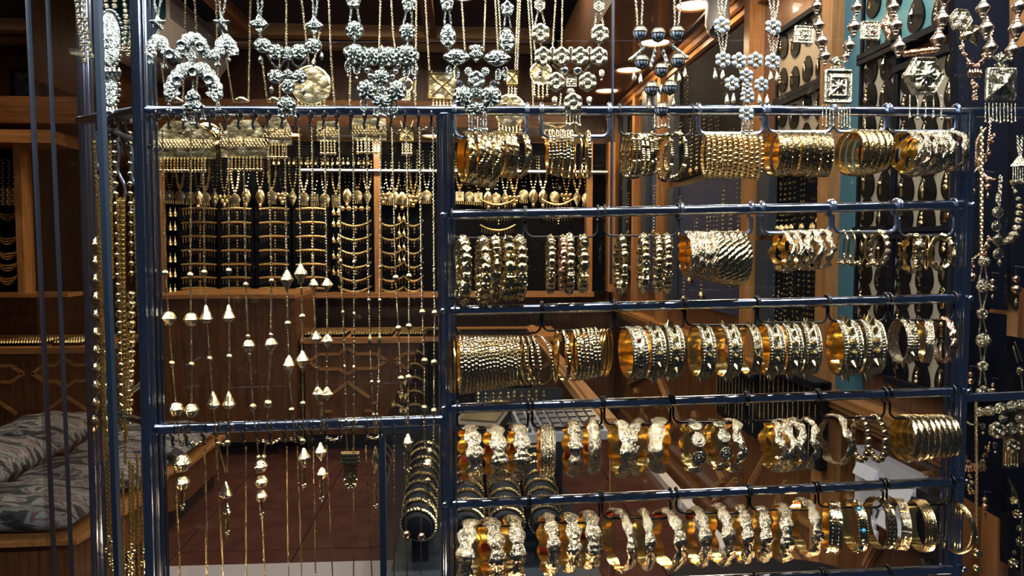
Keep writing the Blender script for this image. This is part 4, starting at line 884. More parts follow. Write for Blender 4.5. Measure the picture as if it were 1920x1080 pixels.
for i, (cx, cy, h, op, rb, pat, ms, d) in enumerate(((1164, 496, 112, 22, 8, 'grbs', BM, 'swivelled gold'), (1206, 494, 116, 14, 9, 'cgrg', BM, 'cube-cut gold'), (1233, 494, 112, 8, 8, 'gsbs', BM, 'slim gold'), (1250, 494, 116, 10, 9, 'gbgs', BM, 'smooth round gold'))):
    bead_bracelet(cx, cy, h, op, rb, pat, '%s bead bracelet, %s on the third black hanger of the second rail' % (d, ORD[i]), ms, 1.0, 'bead bracelets on the third hanger')
# ================================================================ NECKLACES AND PENDANTS
def circ(th): return 1.0
def polyr(n, rot=0.0, r1=1.0):
    def f(th):
        a = (th - rot) % (2 * PI / n) - PI / n; return r1 * math.cos(PI / n) / math.cos(a)
    return f
def starr(n, inner, rot=PI / 2):
    def f(th):
        t = ((th - rot) / (2 * PI / n)) % 1.0; t = abs(t - .5) * 2      # 1 at the tip
        A = np.array((1.0, 0)); Bq = inner * np.array((math.cos(PI / n), math.sin(PI / n))); ang = (1 - t) * PI / n
        d = Bq - A; c, s = math.cos(ang), math.sin(ang); den = (c * -d[1] + s * d[0]); 
        return (A[0] * -d[1] + A[1] * d[0]) / den if abs(den) > 1e-9 else 1.0
    return f
def flowr(n, d=.16, rot=PI / 2): return lambda th: 1 - d + d * abs(math.cos(n * (th - rot) / 2)) ** .7
def marq(th): return 1.0 / (abs(math.cos(th)) ** 1.35 + abs(math.sin(th)) ** 1.35) ** (1 / 1.35)
def dropr(th): return (1 - .16 * math.sin(th)) if math.sin(th) < .2 else .97 - .12 * abs(math.cos(th)) * math.sin(th)
def bell(th): s = math.sin(th); return 1.0 if s < -.3 else 1.0 - .38 * abs(math.cos(th)) * (s + .3)
def heart(th): return .62 + .38 * abs(math.sin(th)) if math.sin(th) > 0 else .62 + .38 * abs(math.sin(th)) ** 3
def G(u, c, w): return math.exp(-((u - c) / w) ** 2)
def h_dome(n=8): return lambda u, t: .58 * math.sqrt(max(0, 1 - u * u * .92)) + .11 * math.cos(n * t) * math.sin(3.0 * PI * u) + .10 * G(u, .93, .05)
def h_rose(n=6): return lambda u, t: .30 + .34 * G(u, .74, .17) * (.62 + .38 * math.cos(n * (t - PI / 2))) + .30 * G(u, 0, .20) + .06 * G(u, .97, .03)
def h_flat(u, t): return .16 + .10 * G(u, .92, .05) + .10 * G(u, .55, .06) + .05 * math.cos(8 * t) * G(u, .3, .15) + .2 * G(u, 0, .14)
def h_star(n=5): return lambda u, t: (1 - u) * .75 + .05 * abs(math.cos(n * (t - PI / 2) / 2)) + .07 * G(u, .95, .04)
def h_pyr(u, t): return .12 + .26 * (1 - u) * (.35 + .65 * abs(math.sin(2 * t)) ** 2.0) + .04 * math.cos(16 * u) * abs(math.cos(2 * t)) + .08 * G(u, .95, .04) + .14 * G(u, 0, .1)
def h_hex(u, t): return .12 + .22 * (1 - u) + .12 * G(u, .93, .05) + .09 * G(u, .66, .06) * (1 + math.cos(6 * t)) + .06 * math.cos(12 * t) * G(u, .45, .12) + .28 * G(u, 0, .13)
def h_smooth(u, t): return .16 * math.sqrt(max(0, 1 - u * u)) + .10 * G(u, .96, .04)
def h_ring(u, t): return .3 + .2 * G(u, .85, .12)
MED = {'dome': (circ, h_dome(8)), 'dome6': (circ, h_dome(6)), 'rose': (flowr(6, .13), h_rose(6)), 'flower': (flowr(5, .24), h_rose(5)), 'star': (starr(5, .52), h_star(5)), 'rhomb': (polyr(4, 0), h_dome(4)),
       'square': (polyr(4, PI / 4, 1.41), h_flat), 'pyr': (polyr(4, PI / 4, 1.41), h_pyr), 'hex': (polyr(6, 0), h_hex), 'hexbead': (polyr(6, PI / 6), h_flat), 'marq': (marq, h_dome(6)), 'drop': (dropr, h_dome(6)),
       'bell': (bell, h_dome(5)), 'lozenge': (polyr(4, 0), h_hex), 'disc': (circ, h_smooth), 'star4': (starr(4, .55, PI / 4), lambda u, t: .10 + .13 * (1 - u) + .05 * abs(math.cos(2 * (t - PI / 4))) * (1 - u) + .03 * G(u, .95, .04)), 'blob': (flowr(7, .10), h_dome(7)), 'heart': (heart, h_smooth), 'lobed': (flowr(4, .3, 0), h_flat)}
NPX = {'mouth': None}
def medal(kind, w, h, rings=13, seg=60, rot=0.0, depth=None):
    of, hf = MED[kind]; V = []; F = []; dp = depth if depth else min(w, h) * .5
    for i in range(rings + 1):
        u = i / rings
        for j in range(seg):
            t = 2 * PI * j / seg; r = of(t) * u; V.append((r * math.cos(t) * w / 2, -dp * hf(u, t), r * math.sin(t) * h / 2))
    for j in range(seg):
        t = 2 * PI * j / seg; r = of(t); V.append((r * math.cos(t) * w / 2, dp * .06, r * math.sin(t) * h / 2))
    for i in range(rings + 1):
        for j in range(seg): k = (j + 1) % seg; F.append((i * seg + j, i * seg + k, (i + 1) * seg + k, (i + 1) * seg + j))
    F.append(tuple((rings + 1) * seg + j for j in range(seg)))
    return np.array(V) @ rotm('Y', rot).T, F
def holed(w, h, a0, a1, r0, r1, seg=28, rings=6, dp=.004):
    """a piece of an openwork crescent: an annular sector with a raised relief"""
    V = []; F = []
    for i in range(rings + 1):
        for j in range(seg + 1):
            t = a0 + (a1 - a0) * j / seg; r = r0 + (r1 - r0) * i / rings
            V.append((r * math.cos(t) * w / 2, -dp * (.5 + .7 * math.sin(PI * i / rings) + .15 * math.sin(23 * t) * math.sin(9 * i)), r * math.sin(t) * h / 2))
    n = len(V); V += [(x, .001, z) for x, y, z in V]
    for i in range(rings):
        for j in range(seg):
            q = (i * (seg + 1) + j, i * (seg + 1) + j + 1, (i + 1) * (seg + 1) + j + 1, (i + 1) * (seg + 1) + j); F.append(q); F.append(tuple(n + a for a in q[::-1]))
    B = [j for j in range(seg + 1)] + [i * (seg + 1) + seg for i in range(1, rings + 1)] + [rings * (seg + 1) + j for j in range(seg - 1, -1, -1)] + [i * (seg + 1) for i in range(rings - 1, 0, -1)]
    for p, q in zip(B, B[1:] + B[:1]): F.append((p, q, n + q, n + p)[::-1])
    return np.array(V), F
def ribbon(pts, w, Y, k, n=9):
    P = bend([W(x, y, Y) for x, y in pts], 8); m = len(P); V = []; F = []
    for i, p in enumerate(P):
        d = P[min(i + 1, m - 1)] - P[max(i - 1, 0)]; d = d / np.linalg.norm(d); nn = np.array((-d[2], 0, d[0]))
        ww = w * k * (.78 + .22 * abs(math.sin(i * .55)))
        for j in range(n): s = 2 * j / (n - 1) - 1; V.append(p + nn * s * ww / 2 + np.array((0, -.0020 * (1 - s ** 4) - .0008 * math.sin(i * 1.7) * math.cos(5 * s), 0)))
    c = len(V); V += [v + np.array((0, .002, 0)) for v in V]
    for i in range(m - 1):
        for j in range(n - 1):
            q = (i * n + j, (i + 1) * n + j, (i + 1) * n + j + 1, i * n + j + 1); F += [q, tuple(c + a for a in q[::-1])]
    B = [i * n for i in range(m)] + [(m - 1) * n + j for j in range(1, n)] + [i * n + n - 1 for i in range(m - 2, -1, -1)] + [j for j in range(n - 2, 0, -1)]
    for p, q in zip(B, B[1:] + B[:1]): F.append((p, q, c + q, c + p)[::-1])
    return np.array(V), F
def dangle(mb, kind, x, y0, y1, Y, mat=0):
    k = K(Y); a, b = W(x, y0, Y), W(x, y1, Y)
    if kind == 'ball': chain(mb, [a, b], 3.2 * k); mb.add(sphere(3.2 * k, 10, 7), 0, None, b)
    elif kind == 'pair':
        for dx in (-3, 3): bb = W(x + dx, y1, Y); chain(mb, [a, bb], 3 * k); mb.add(sphere(3.2 * k, 10, 7), 0, None, bb)
    elif kind == 'rod': mb.add(tube([a, b], 1.3 * k, 6)); mb.add(sphere(2.6 * k, 8, 6), 0, None, b)
    elif kind == 'drop': mb.add(lathe([(.3 * k, -9 * k), (4.2 * k, -6 * k), (5 * k, -1 * k), (2.4 * k, 7 * k), (.5 * k, 10 * k)], 10), 0, None, (a + b) / 2); mb.add(torus(2 * k, .6 * k, 8, 4), 0, rotm('X', PI / 2), a)
    elif kind == 'leaf':
        c = (a + b) / 2; L = abs(y1 - y0) / 2 * k
        mb.add(torus(L * .75, 1.5 * k, 16, 5, .5), 0, rotm('X', PI / 2), c + np.array((0, 0, .2 * L))); mb.add(torus(L * .42, 1.1 * k, 12, 5, .5), 0, rotm('X', PI / 2), c + np.array((0, 0, .2 * L)))
        mb.add(sphere(3 * k, 8, 6), 0, None, b)
    elif kind == 'heart':
        c = (a + b) / 2; mb.add(medal('heart', 15 * k, 15 * k, 5, 20), 0, None, c); mb.add(sphere(2.8 * k, 8, 6), 0, None, b)
    elif kind == 'bud': mb.add(lathe([(.3 * k, -8 * k), (3.5 * k, -3 * k), (4.5 * k, 2 * k), (2 * k, 6 * k), (.4 * k, 9 * k)], 8), 0, None, (a + b) / 2)
    return mb
def necklace(label, anchor, Y, mat, meds=(), chains=(), dang=(), fringe=(), extra=None, cat='necklace', name='necklace', group=None, cs=4.0, chmat=None):
    k = K(Y); t = thing(name, label, cat, W(*anchor, Y), group)
    for c in chains:
        m = MB(); cw = cs
        if isinstance(c[0], (int, float)): cw, c = c[0], c[1:]
        chain(m, [W(*p[:2], Y + (p[2] if len(p) > 2 else 0)) for p in c], cw * k); obj('chain', m, chmat or mat, t)
    for md in meds:
        kd, x, y, w, h = md[:5]; rot = md[5] if len(md) > 5 else 0
        mo = obj({'dome': 'domed_medallion', 'dome6': 'domed_medallion', 'rose': 'rosette', 'flower': 'flower', 'star': 'star', 'bell': 'bell_pendant'}.get(kd, 'medallion'), MB().add(medal(kd, w * k * .95, h * k * .97, rot=rot), 0, None, W(x, y, Y - .004)), md[6] if len(md) > 6 else mat, t)
        if kd in ('rose', 'hex', 'pyr', 'flower', 'square'): obj('centre_boss', MB().add(sphere(min(w, h) * (.11 if kd in ('rose', 'flower') else .07) * k, 10, 7), 0, None, W(x, y, Y - .004) + np.array((0, -min(w, h) * k * (.30 if kd in ('rose', 'flower') else .24), 0))), SILVP, mo)
    for md in meds:
        pass
    if dang:
        for d in dang: obj('drop_charm', dangle(MB(), *d, Y - .004), chmat or mat, t)
    for x0, x1, n, y0, y1, kd in fringe:
        for i in range(n): x = x0 + (x1 - x0) * i / max(1, n - 1); obj('fringe_chain', dangle(MB(), kd, x, y0, y1 + 2 * math.sin(i * 2), Y - .006), chmat or mat, t)
    if extra: extra(t, Y, k)
    return t
def beads_at(mat, lst, nm='bead'):                     # (kind, x, y, r) beads of a necklace
    def f(t, Y, k):
        for kd, x, y, r in lst:
            p = W(x, y, Y - .003)
            if kd == 'ball': g = sphere(r * k, 14, 9)
            elif kd == 'bic': g = lathe([(r * a * .92 * k, b * 1.1 * r * k) for a, b in ((.16, -1.35), (.34, -1.1), (.30, -1.0), (.55, -.72), (.50, -.64), (.78, -.36), (.96, -.14), (1.0, 0), (.96, .14), (.78, .36), (.50, .64), (.55, .72), (.30, 1.0), (.34, 1.1), (.16, 1.35))], 16)
            obj(nm, MB().add(g, 0, None, p), mat, t)
    return f
NK = 'hanging before the top rail'
YN = .955
# 1: stars and openwork crescents
def cresc(t, Y, k):
    for pts, w in (([(281, 106), (284, 88), (297, 74), (310, 88)], 22), ([(305, 84), (313, 99), (326, 105), (338, 100), (345, 86)], 22), ([(342, 90), (350, 76), (362, 72), (374, 78), (381, 92)], 24), ([(378, 88), (386, 100), (398, 104), (410, 98), (416, 84)], 22), ([(410, 90), (422, 74), (434, 88), (437, 104)], 22),
                   ([(340, 131), (352, 128), (362, 132), (374, 128), (386, 131)], 24), ([(346, 128), (334, 140), (324, 156), (319, 172), (328, 184)], 27), ([(378, 128), (390, 140), (400, 156), (405, 172), (396, 184)], 27)):
        obj('openwork_crescent', MB().add(ribbon(pts, w, Y - .004, k)), SILV, t)
    for x, y in ((340, 85), (375, 87), (318, 101), (362, 134), (333, 151), (391, 149)): obj('ring_setting', MB().add(torus(7.5 * k, 2.0 * k, 18, 6), 0, rotm('X', PI / 2), W(x, y, Y - .007)), SILVP, t)
necklace('silver necklace of stars and openwork crescents with a bell, first from the corner post', (360, 60), YN, SILV,
         [('star', 296, 44, 36, 34), ('star', 416, 44, 36, 34), ('bell', 362, 180, 30, 30), ('bell', 362, 198, 48, 26), ('lobed', 360, 104, 20, 34)],
         [(296 - 2, 30, ) and ((296, 30), (284, -16)), ((296, 30), (305, -16)), ((414, 30), (409, -16)), ((417, 30), (426, -16)), ((296, 58), (296, 72)), ((416, 58), (420, 70)), ((335, 110), (345, 122)), ((388, 112), (382, 122)), ((362, 150), (362, 168))],
         [('pair', 283, 98, 118), ('pair', 309, 104, 126), ('pair', 408, 102, 122), ('ball', 430, 92, 112), ('pair', 317, 188, 207), ('pair', 409, 185, 206), ('pair', 346, 207, 226), ('pair', 362, 212, 232), ('pair', 381, 207, 224)], extra=cresc)
# 2
necklace('silver necklace of engraved domes with one square link each side, before the top rail', (540, 80), YN, SILV,
         [('rhomb', 487, 46, 36, 36), ('rhomb', 590, 49, 36, 36), ('dome6', 493, 85, 32, 28), ('dome6', 517, 97, 32, 28), ('dome6', 562, 97, 32, 28), ('dome6', 588, 86, 32, 28), ('dome', 540, 95, 16, 16), ('bell', 540, 106, 24, 14), ('dome6', 517, 143, 30, 26), ('dome6', 562, 144, 30, 26), ('bell', 540, 137, 22, 16), ('drop', 540, 160, 26, 26), ('dome6', 538, 196, 36, 30)],
         [((485, 28), (482, -16)), ((489, 28), (494, -16)), ((588, 30), (586, -16)), ((592, 30), (597, -16)), ((487, 64), (490, 72)), ((590, 66), (590, 74)), ((502, 103), (511, 120), (520, 128), (530, 120), (536, 108)), ((544, 108), (550, 120), (560, 127), (570, 118), (578, 103)), ((540, 108), (540, 130)), ((538, 172), (538, 182))],
         [('bud', 488, 104, 122), ('bud', 603, 96, 116), ('bud', 588, 110, 126), ('bud', 509, 160, 178), ('bud', 569, 163, 180)], [(523, 554, 5, 205, 217, 'ball')])
# 3
necklace('silver necklace of round filigree domes with dark ring charms, third ' + NK, (715, 80), YN, SILV,
         [('flower', 663, 4, 28, 24), ('flower', 767, 9, 28, 28), ('dome', 665, 57, 34, 34), ('dome', 764, 60, 32, 32), ('dome', 666, 102, 38, 38), ('dome', 698, 106, 36, 34), ('dome', 729, 106, 36, 36), ('dome', 763, 103, 38, 38), ('dome', 715, 145, 34, 30), ('dome', 688, 169, 38, 38), ('dome', 744, 170, 38, 38), ('blob', 717, 189, 44, 26), ('blob', 650, 97, 14, 18), ('blob', 780, 105, 14, 18), ('rhomb', 716, 92, 12, 16), ('rhomb', 684, 92, 12, 14), ('rhomb', 747, 94, 12, 14), ('blob', 716, 168, 18, 18)],
         [((659, 16), (656, 42)), ((669, 16), (675, 42)), ((762, 22), (756, 46)), ((771, 22), (773, 46)), ((665, 74), (665, 84)), ((764, 76), (764, 86)), ((660, -8), (658, -4)), ((680, 118), (700, 136)), ((750, 118), (732, 136)), ((684, 122), (698, 150)), ((746, 122), (735, 150))],
         [('leaf', 653, 114, 142), ('leaf', 669, 114, 146), ('leaf', 762, 122, 152), ('leaf', 777, 118, 148), ('leaf', 682, 186, 216), ('leaf', 739, 188, 220)], [(702, 728, 6, 200, 216, 'ball')], beads_at(SILVP, [('ball', x, y, 5) for x, y in ((682, 122), (688, 132), (694, 142), (747, 124), (742, 134), (736, 144), (716, 122), (716, 130))]))
# 4
necklace('silver necklace of pear and round filigree with black leaves, fourth ' + NK, (893, 80), YN, SILV,
         [('flower', 838, 8, 26, 28), ('flower', 951, 17, 26, 28), ('drop', 840, 66, 30, 42), ('drop', 950, 73, 30, 42), ('marq', 856, 107, 54, 32), ('rhomb', 893, 103, 30, 30), ('marq', 932, 109, 54, 32), ('blob', 893, 90, 30, 12), ('dome', 878, 134, 16, 16), ('dome', 910, 134, 16, 16), ('rose', 893, 150, 34, 32), ('dome', 868, 181, 40, 40), ('dome', 921, 181, 40, 40), ('blob', 893, 204, 50, 26), ('dome6', 893, 172, 24, 22), ('marq', 862, 156, 20, 12, .7, JET), ('marq', 925, 156, 20, 12, -.7, JET)],
         [((835, 20), (833, 46)), ((842, 20), (846, 46)), ((948, 30), (945, 52)), ((954, 30), (958, 52)), ((840, 86), (842, 94)), ((950, 93), (948, 100)), ((838, -6), (838, 0)), ((951, -6), (951, 4))],
         [('leaf', 842, 124, 148), ('leaf', 856, 128, 152), ('leaf', 934, 130, 156), ('leaf', 947, 126, 150)], [(880, 912, 7, 216, 244, 'ball')])
# 5
necklace('silver rosette necklace with small hearts and hexagonal links, fifth ' + NK, (1070, 80), YN, BRONZE,
         [('hexbead', 1012, 10, 24, 26), ('hexbead', 1123, 11, 24, 26), ('rose', 1013, 63, 36, 36), ('rose', 1124, 65, 36, 36), ('rose', 1018, 107, 36, 36), ('rose', 1052, 107, 36, 36), ('rose', 1087, 107, 36, 36), ('rose', 1122, 107, 36, 36), ('rose', 1042, 154, 36, 36), ('rose', 1101, 154, 36, 36), ('square', 1071, 154, 22, 18), ('rose', 1074, 193, 38, 36), ('blob', 1070, 172, 18, 14)],
         [((1009, 22), (1003, 48)), ((1016, 22), (1022, 48)), ((1119, 24), (1115, 50)), ((1127, 24), (1132, 50)), ((1014, 81), (1016, 90)), ((1124, 83), (1123, 90)), ((1036, 122), (1052, 138), (1070, 142)), ((1106, 122), (1092, 138), (1072, 142)), ((1010, -6), (1010, -2)), ((1124, -6), (1124, -2))],
         [('heart', 1013, 126, 146), ('heart', 1128, 126, 150), ('heart', 1040, 178, 198), ('heart', 1105, 178, 198)], [(1063, 1087, 5, 208, 233, 'ball')], beads_at(SILVP, [('ball', 1058, 132, 8), ('ball', 1083, 132, 8), ('ball', 1036, 92, 5), ('ball', 1070, 92, 5), ('ball', 1105, 92, 5)]))
# 6: ribbed balls with milky blue panels
RIB = None
def ribball(r):
    m = MB(); m.add(sphere(r * .96, 24, 14))
    V, F = m.v[0], m.f; cz = [np.mean([V[i][2] for i in f]) for f in F]; m.m = [1 if c < r * .12 and c > -r * .85 else 0 for c in cz]
    for j in range(12):
        a = 2 * PI * j / 12; m.add(tube([(r * math.sin(q) * math.cos(a), r * math.sin(q) * math.sin(a), r * math.cos(q)) for q in np.linspace(.4, PI - .15, 9)], r * .055, 5), 2)
    m.add(torus(r * .98, r * .09, 24, 5), 0, None, (0, 0, r * .12)); m.add(sphere(r * .16, 8, 6), 0, None, (0, 0, -r * 1.05)); m.add(torus(r * .4, r * .08, 14, 5), 2, None, (0, 0, r * .9)); return m
def ribs(t, Y, k):
    me = ribball(13.2 * k).mesh('ribbed_ball', [BRONZE, GEM, simple('tarnished_rib', (.08, .07, .05), .35, 1.0)])
    for x, y in ((1200, 62), (1234, 65), (1269, 62), (1203, 116), (1240, 131), (1271, 113), (1222, 166), (1256, 164), (1240, 205)): link('ribbed_ball', me, t, W(x, y, Y - .006) - np.array(t.location))
    for a, b in (((1213, 86), (1182, 112)), ((1230, 88), (1220, 125)), ((1240, 88), (1253, 124)), ((1256, 84), (1288, 108))):
        A, B = W(*a, Y), W(*b, Y); m = MB().add(tube([A, B], 3.4 * k, 4)); m.add(sphere(4.5 * k, 9, 7), 0, None, B)
        for q in (.25, .5, .75): m.add(sphere(3.2 * k, 8, 5), 1, None, A + (B - A) * q + np.array((0, -.0015, 0)))
        obj('jewelled_rod', m, [BRONZE, GEM], t)
necklace('silver necklace of ribbed balls with milky blue panels, sixth ' + NK, (1235, 60), YN, BRONZE, [], [(4.5, (1196, 48), (1191, -16)), (4.5, (1203, 48), (1206, -16)), (4.5, (1266, 48), (1264, -16)), (4.5, (1272, 48), (1278, -16)), ((1200, 76), (1204, 90)), ((1268, 76), (1258, 88))],
         [('drop', 1189, 133, 155), ('drop', 1201, 138, 160), ('drop', 1273, 136, 158), ('drop', 1284, 126, 148), ('drop', 1239, 160, 178), ('drop', 1217, 186, 206), ('drop', 1262, 182, 202)], [(1228, 1254, 5, 214, 238, 'ball')], ribs)
# 7: flowers of milky blue stones
def gemflowers(t, Y, k):
    for x, y, s in ((1354, 47, 31), (1450, 50, 31), (1356, 112, 30), (1386, 114, 30), (1417, 113, 30), (1449, 115, 30), (1400, 142, 28), (1373, 156, 28), (1401, 164, 22), (1428, 159, 28), (1402, 181, 28), (1400, 214, 30)):
        m = MB(); c = W(x, y, Y - .005); r = s / 2 * k
        for j in range(6):
            a = PI / 6 + j * PI / 3; d = np.array((math.cos(a), 0, math.sin(a)))
            m.add(sphere(r * .31, 7, 5, .5), 1, frame((0, -1, 0)), c + d * r * .68); m.add(torus(r * .33, r * .08, 12, 4), 0, rotm('X', PI / 2), c + d * r * .68)
        m.add(sphere(r * .28, 10, 7), 0, None, c + np.array((0, -.001, 0))); m.add(sphere(r * .11, 6, 5), 0, None, c + np.array((0, -r * .3, 0))); obj('stone_flower', m, [BRONZE, GEM], t)
necklace('silver necklace of small flowers set with pale blue stones, seventh ' + NK, (1402, 60), YN, BRONZE, [], [(4.2, (1351, 33), (1343, -16)), (4.2, (1354, 33), (1354, -16)), (4.2, (1357, 33), (1365, -16)), (4.2, (1448, 36), (1441, -16)), (4.2, (1451, 36), (1451, -16)), (4.2, (1454, 36), (1463, -16)), (4.2, (1346, 62), (1353, 98)), (4.2, (1354, 62), (1356, 98)), (4.2, (1364, 62), (1359, 98)), (4.2, (1441, 66), (1447, 100)), (4.2, (1450, 66), (1450, 100)), (4.2, (1460, 66), (1453, 100))],
         [('drop', 1341, 130, 152), ('drop', 1355, 130, 152), ('drop', 1445, 132, 155), ('drop', 1457, 132, 157), ('drop', 1363, 178, 198), ('drop', 1375, 176, 196), ('drop', 1424, 178, 198), ('drop', 1438, 178, 200)], [(1391, 1411, 7, 226, 247, 'rod')], gemflowers)
# 8 9 10: the great square, hexagon and star pendants
necklace('bronze-gold square medallion on bicone beads with a rod fringe below', (1570, 120), YN, BRONZE, [('square', 1570, 163, 57, 66), ('square', 1570, 165, 34, 44), ('lozenge', 1568, 115, 38, 22), ('lobed', 1570, 128, 30, 12)], [], [], [(1543, 1563, 4, 197, 236, 'rod'), (1573, 1594, 5, 197, 238, 'rod')],
         beads_at(PROSE, [('bic', 1531, 12, 11), ('bic', 1535, 48, 12), ('bic', 1540, 78, 13), ('bic', 1547, 106, 12), ('bic', 1606, 14, 11), ('bic', 1601, 50, 13), ('bic', 1592, 86, 12), ('bic', 1586, 106, 8)], 'bicone_bead'))
necklace('great silver hexagon medallion on bicone beads with ball chains below', (1730, 100), YN, BRONZE, [('hex', 1731, 143, 84, 84)], [], [], [(1706, 1765, 5, 178, 220, 'ball')],
         lambda t, Y, k: (beads_at(PROSE, [('bic', 1675, 14, 12), ('bic', 1679, 48, 14), ('bic', 1685, 88, 14), ('bic', 1770, 0, 12), ('bic', 1766, 36, 15), ('bic', 1759, 74, 15)], 'bicone_bead')(t, Y, k),
                          obj('rope_bar', MB().add(tube([W(1694 + q * 62 / 40, 101 - q * 8 / 40, Y - .006) for q in range(41)], [(5.2 + 1.8 * math.sin(q * 1.9)) * k for q in range(41)], 10)), ROSE, t)))
necklace('square silver pendant with a four-point star and a rod fringe', (1875, 110), YN, BRONZE, [('pyr', 1876, 159, 64, 66), ('star4', 1876, 159, 84, 86), ('lozenge', 1877, 108, 38, 22), ('lobed', 1877, 122, 30, 10)], [], [], [(1848, 1904, 9, 193, 228, 'rod')],
         beads_at(PROSE, [('bic', 1843, 16, 14), ('bic', 1849, 53, 15), ('bic', 1857, 90, 14), ('bic', 1910, 12, 14), ('bic', 1906, 54, 16), ('bic', 1898, 94, 14)], 'bicone_bead'))
def brooch(kind, x, y, w, h, label, Y=1.02, mat=BRONZE, rot=0.0): 
    k = K(Y); t = thing('filigree_brooch', label, 'brooch', W(x, y, Y)); obj('plate', MB().add(medal(kind, w * k, h * k, rot=rot), 0, None, W(x, y, Y)), mat, t)
    obj('rim', MB().add(tube([W(x, y, Y) + np.array((MED[kind][0](a) * math.cos(a) * w * k / 2, -.001, MED[kind][0](a) * math.sin(a) * h * k / 2)) @ rotm('Y', rot).T for a in np.linspace(0, 2 * PI, 60, False)], 1.4 * k, 6, True)), mat, t)
brooch('square', 1507, 66, 37, 32, 'small square silver filigree brooch left of the bicone beads', rot=.05); brooch('square', 1631, 58, 37, 34, 'square filigree brooch with a red speck by the teal strip')
brooch('lozenge', 1663, 48, 26, 54, 'pointed rose-gold lozenge brooch beside the hexagon strand', mat=ROSE); brooch('hex', 1800, 38, 48, 46, 'hexagonal silver brooch beside the great hexagon medallion', rot=.1); brooch('star4', 1821, 62, 56, 52, 'four-point gold star brooch left of the square star pendant', mat=GOLDF, rot=.3)
obj('stone', MB().add(sphere(.0022, 8, 6), 0, None, W(1640, 62, 1.005)), RUBY, bpy.data.objects['filigree_brooch.001'])

# fine chains between them with their pendants
YF = 1.06
def fine(label, lines, Y=YF, cs=3.6, mat=GOLDF, group=None, extra=None, anchor=None, cat='necklace', name='fine_chain'):
    t = thing(name, label, cat, W(*(anchor or lines[0][0]), Y), group); k = K(Y)
    for l in lines: obj('chain', chain(MB(), [W(p[0], p[1], Y) for p in l], cs * k), mat, t)
    if extra: extra(t, Y, k)
    return t
def barp(x, y, w):
    def f(t, Y, k): 
        P = [W(x - w / 2 + w * q / 10, y - 4 * math.sin(PI * q / 10), Y) for q in range(11)]
        obj('bar_pendant', MB().add(tube(P, [(1.5 + 4.5 * math.sin(PI * q / 10)) * k for q in range(11)], 10)), GOLDF, t)
    return f
for l0, l1, x, w, d in ((((302, 118), (312, 190)), ((348, -16), (343, 188)), 328, 32, 'below the star necklace'), (((424, 108), (437, 190)), ((470, -16), (466, 190)), 452, 30, 'between the star and dome necklaces'), (((491, 108), (501, 190)), ((524, 110), (525, 188)), 513, 26, 'behind the dome necklace')):
    fine('fine gold chain with a small curved bar pendant, ' + d, [l0, l1], extra=barp(x, 191, w), cs=3.2)
for i, l in enumerate((((364, -16), (372, 118), (366, 205)), ((405, -16), (409, 170)), ((537, -16), (537, 90)), ((616, -16), (621, 110), (628, 198)), ((657, 118), (656, 198)), ((714, -16), (711, 92)), ((733, -16), (737, 60), (741, 92)), ((781, -16), (779, 198)), ((797, -16), (805, 132)), ((865, -16), (872, 96)), ((911, -16), (907, 96)), ((928, -16), (934, 98)), ((934, -16), (941, 102)), ((972, -16), (966, 128)), ((976, -16), (968, 180)), ((989, -16), (996, 90), (1000, 200)), ((994, -16), (1003, 95)), ((1043, -16), (1036, 90)), ((1055, -16), (1053, 92)), ((1052, 175), (1050, 200)))):
    fine('plain fine gold chain hanging behind the silver necklaces, %s from the window corner' % ORD[i], [l], group='fine chains behind the silver necklaces', cs=3.4)
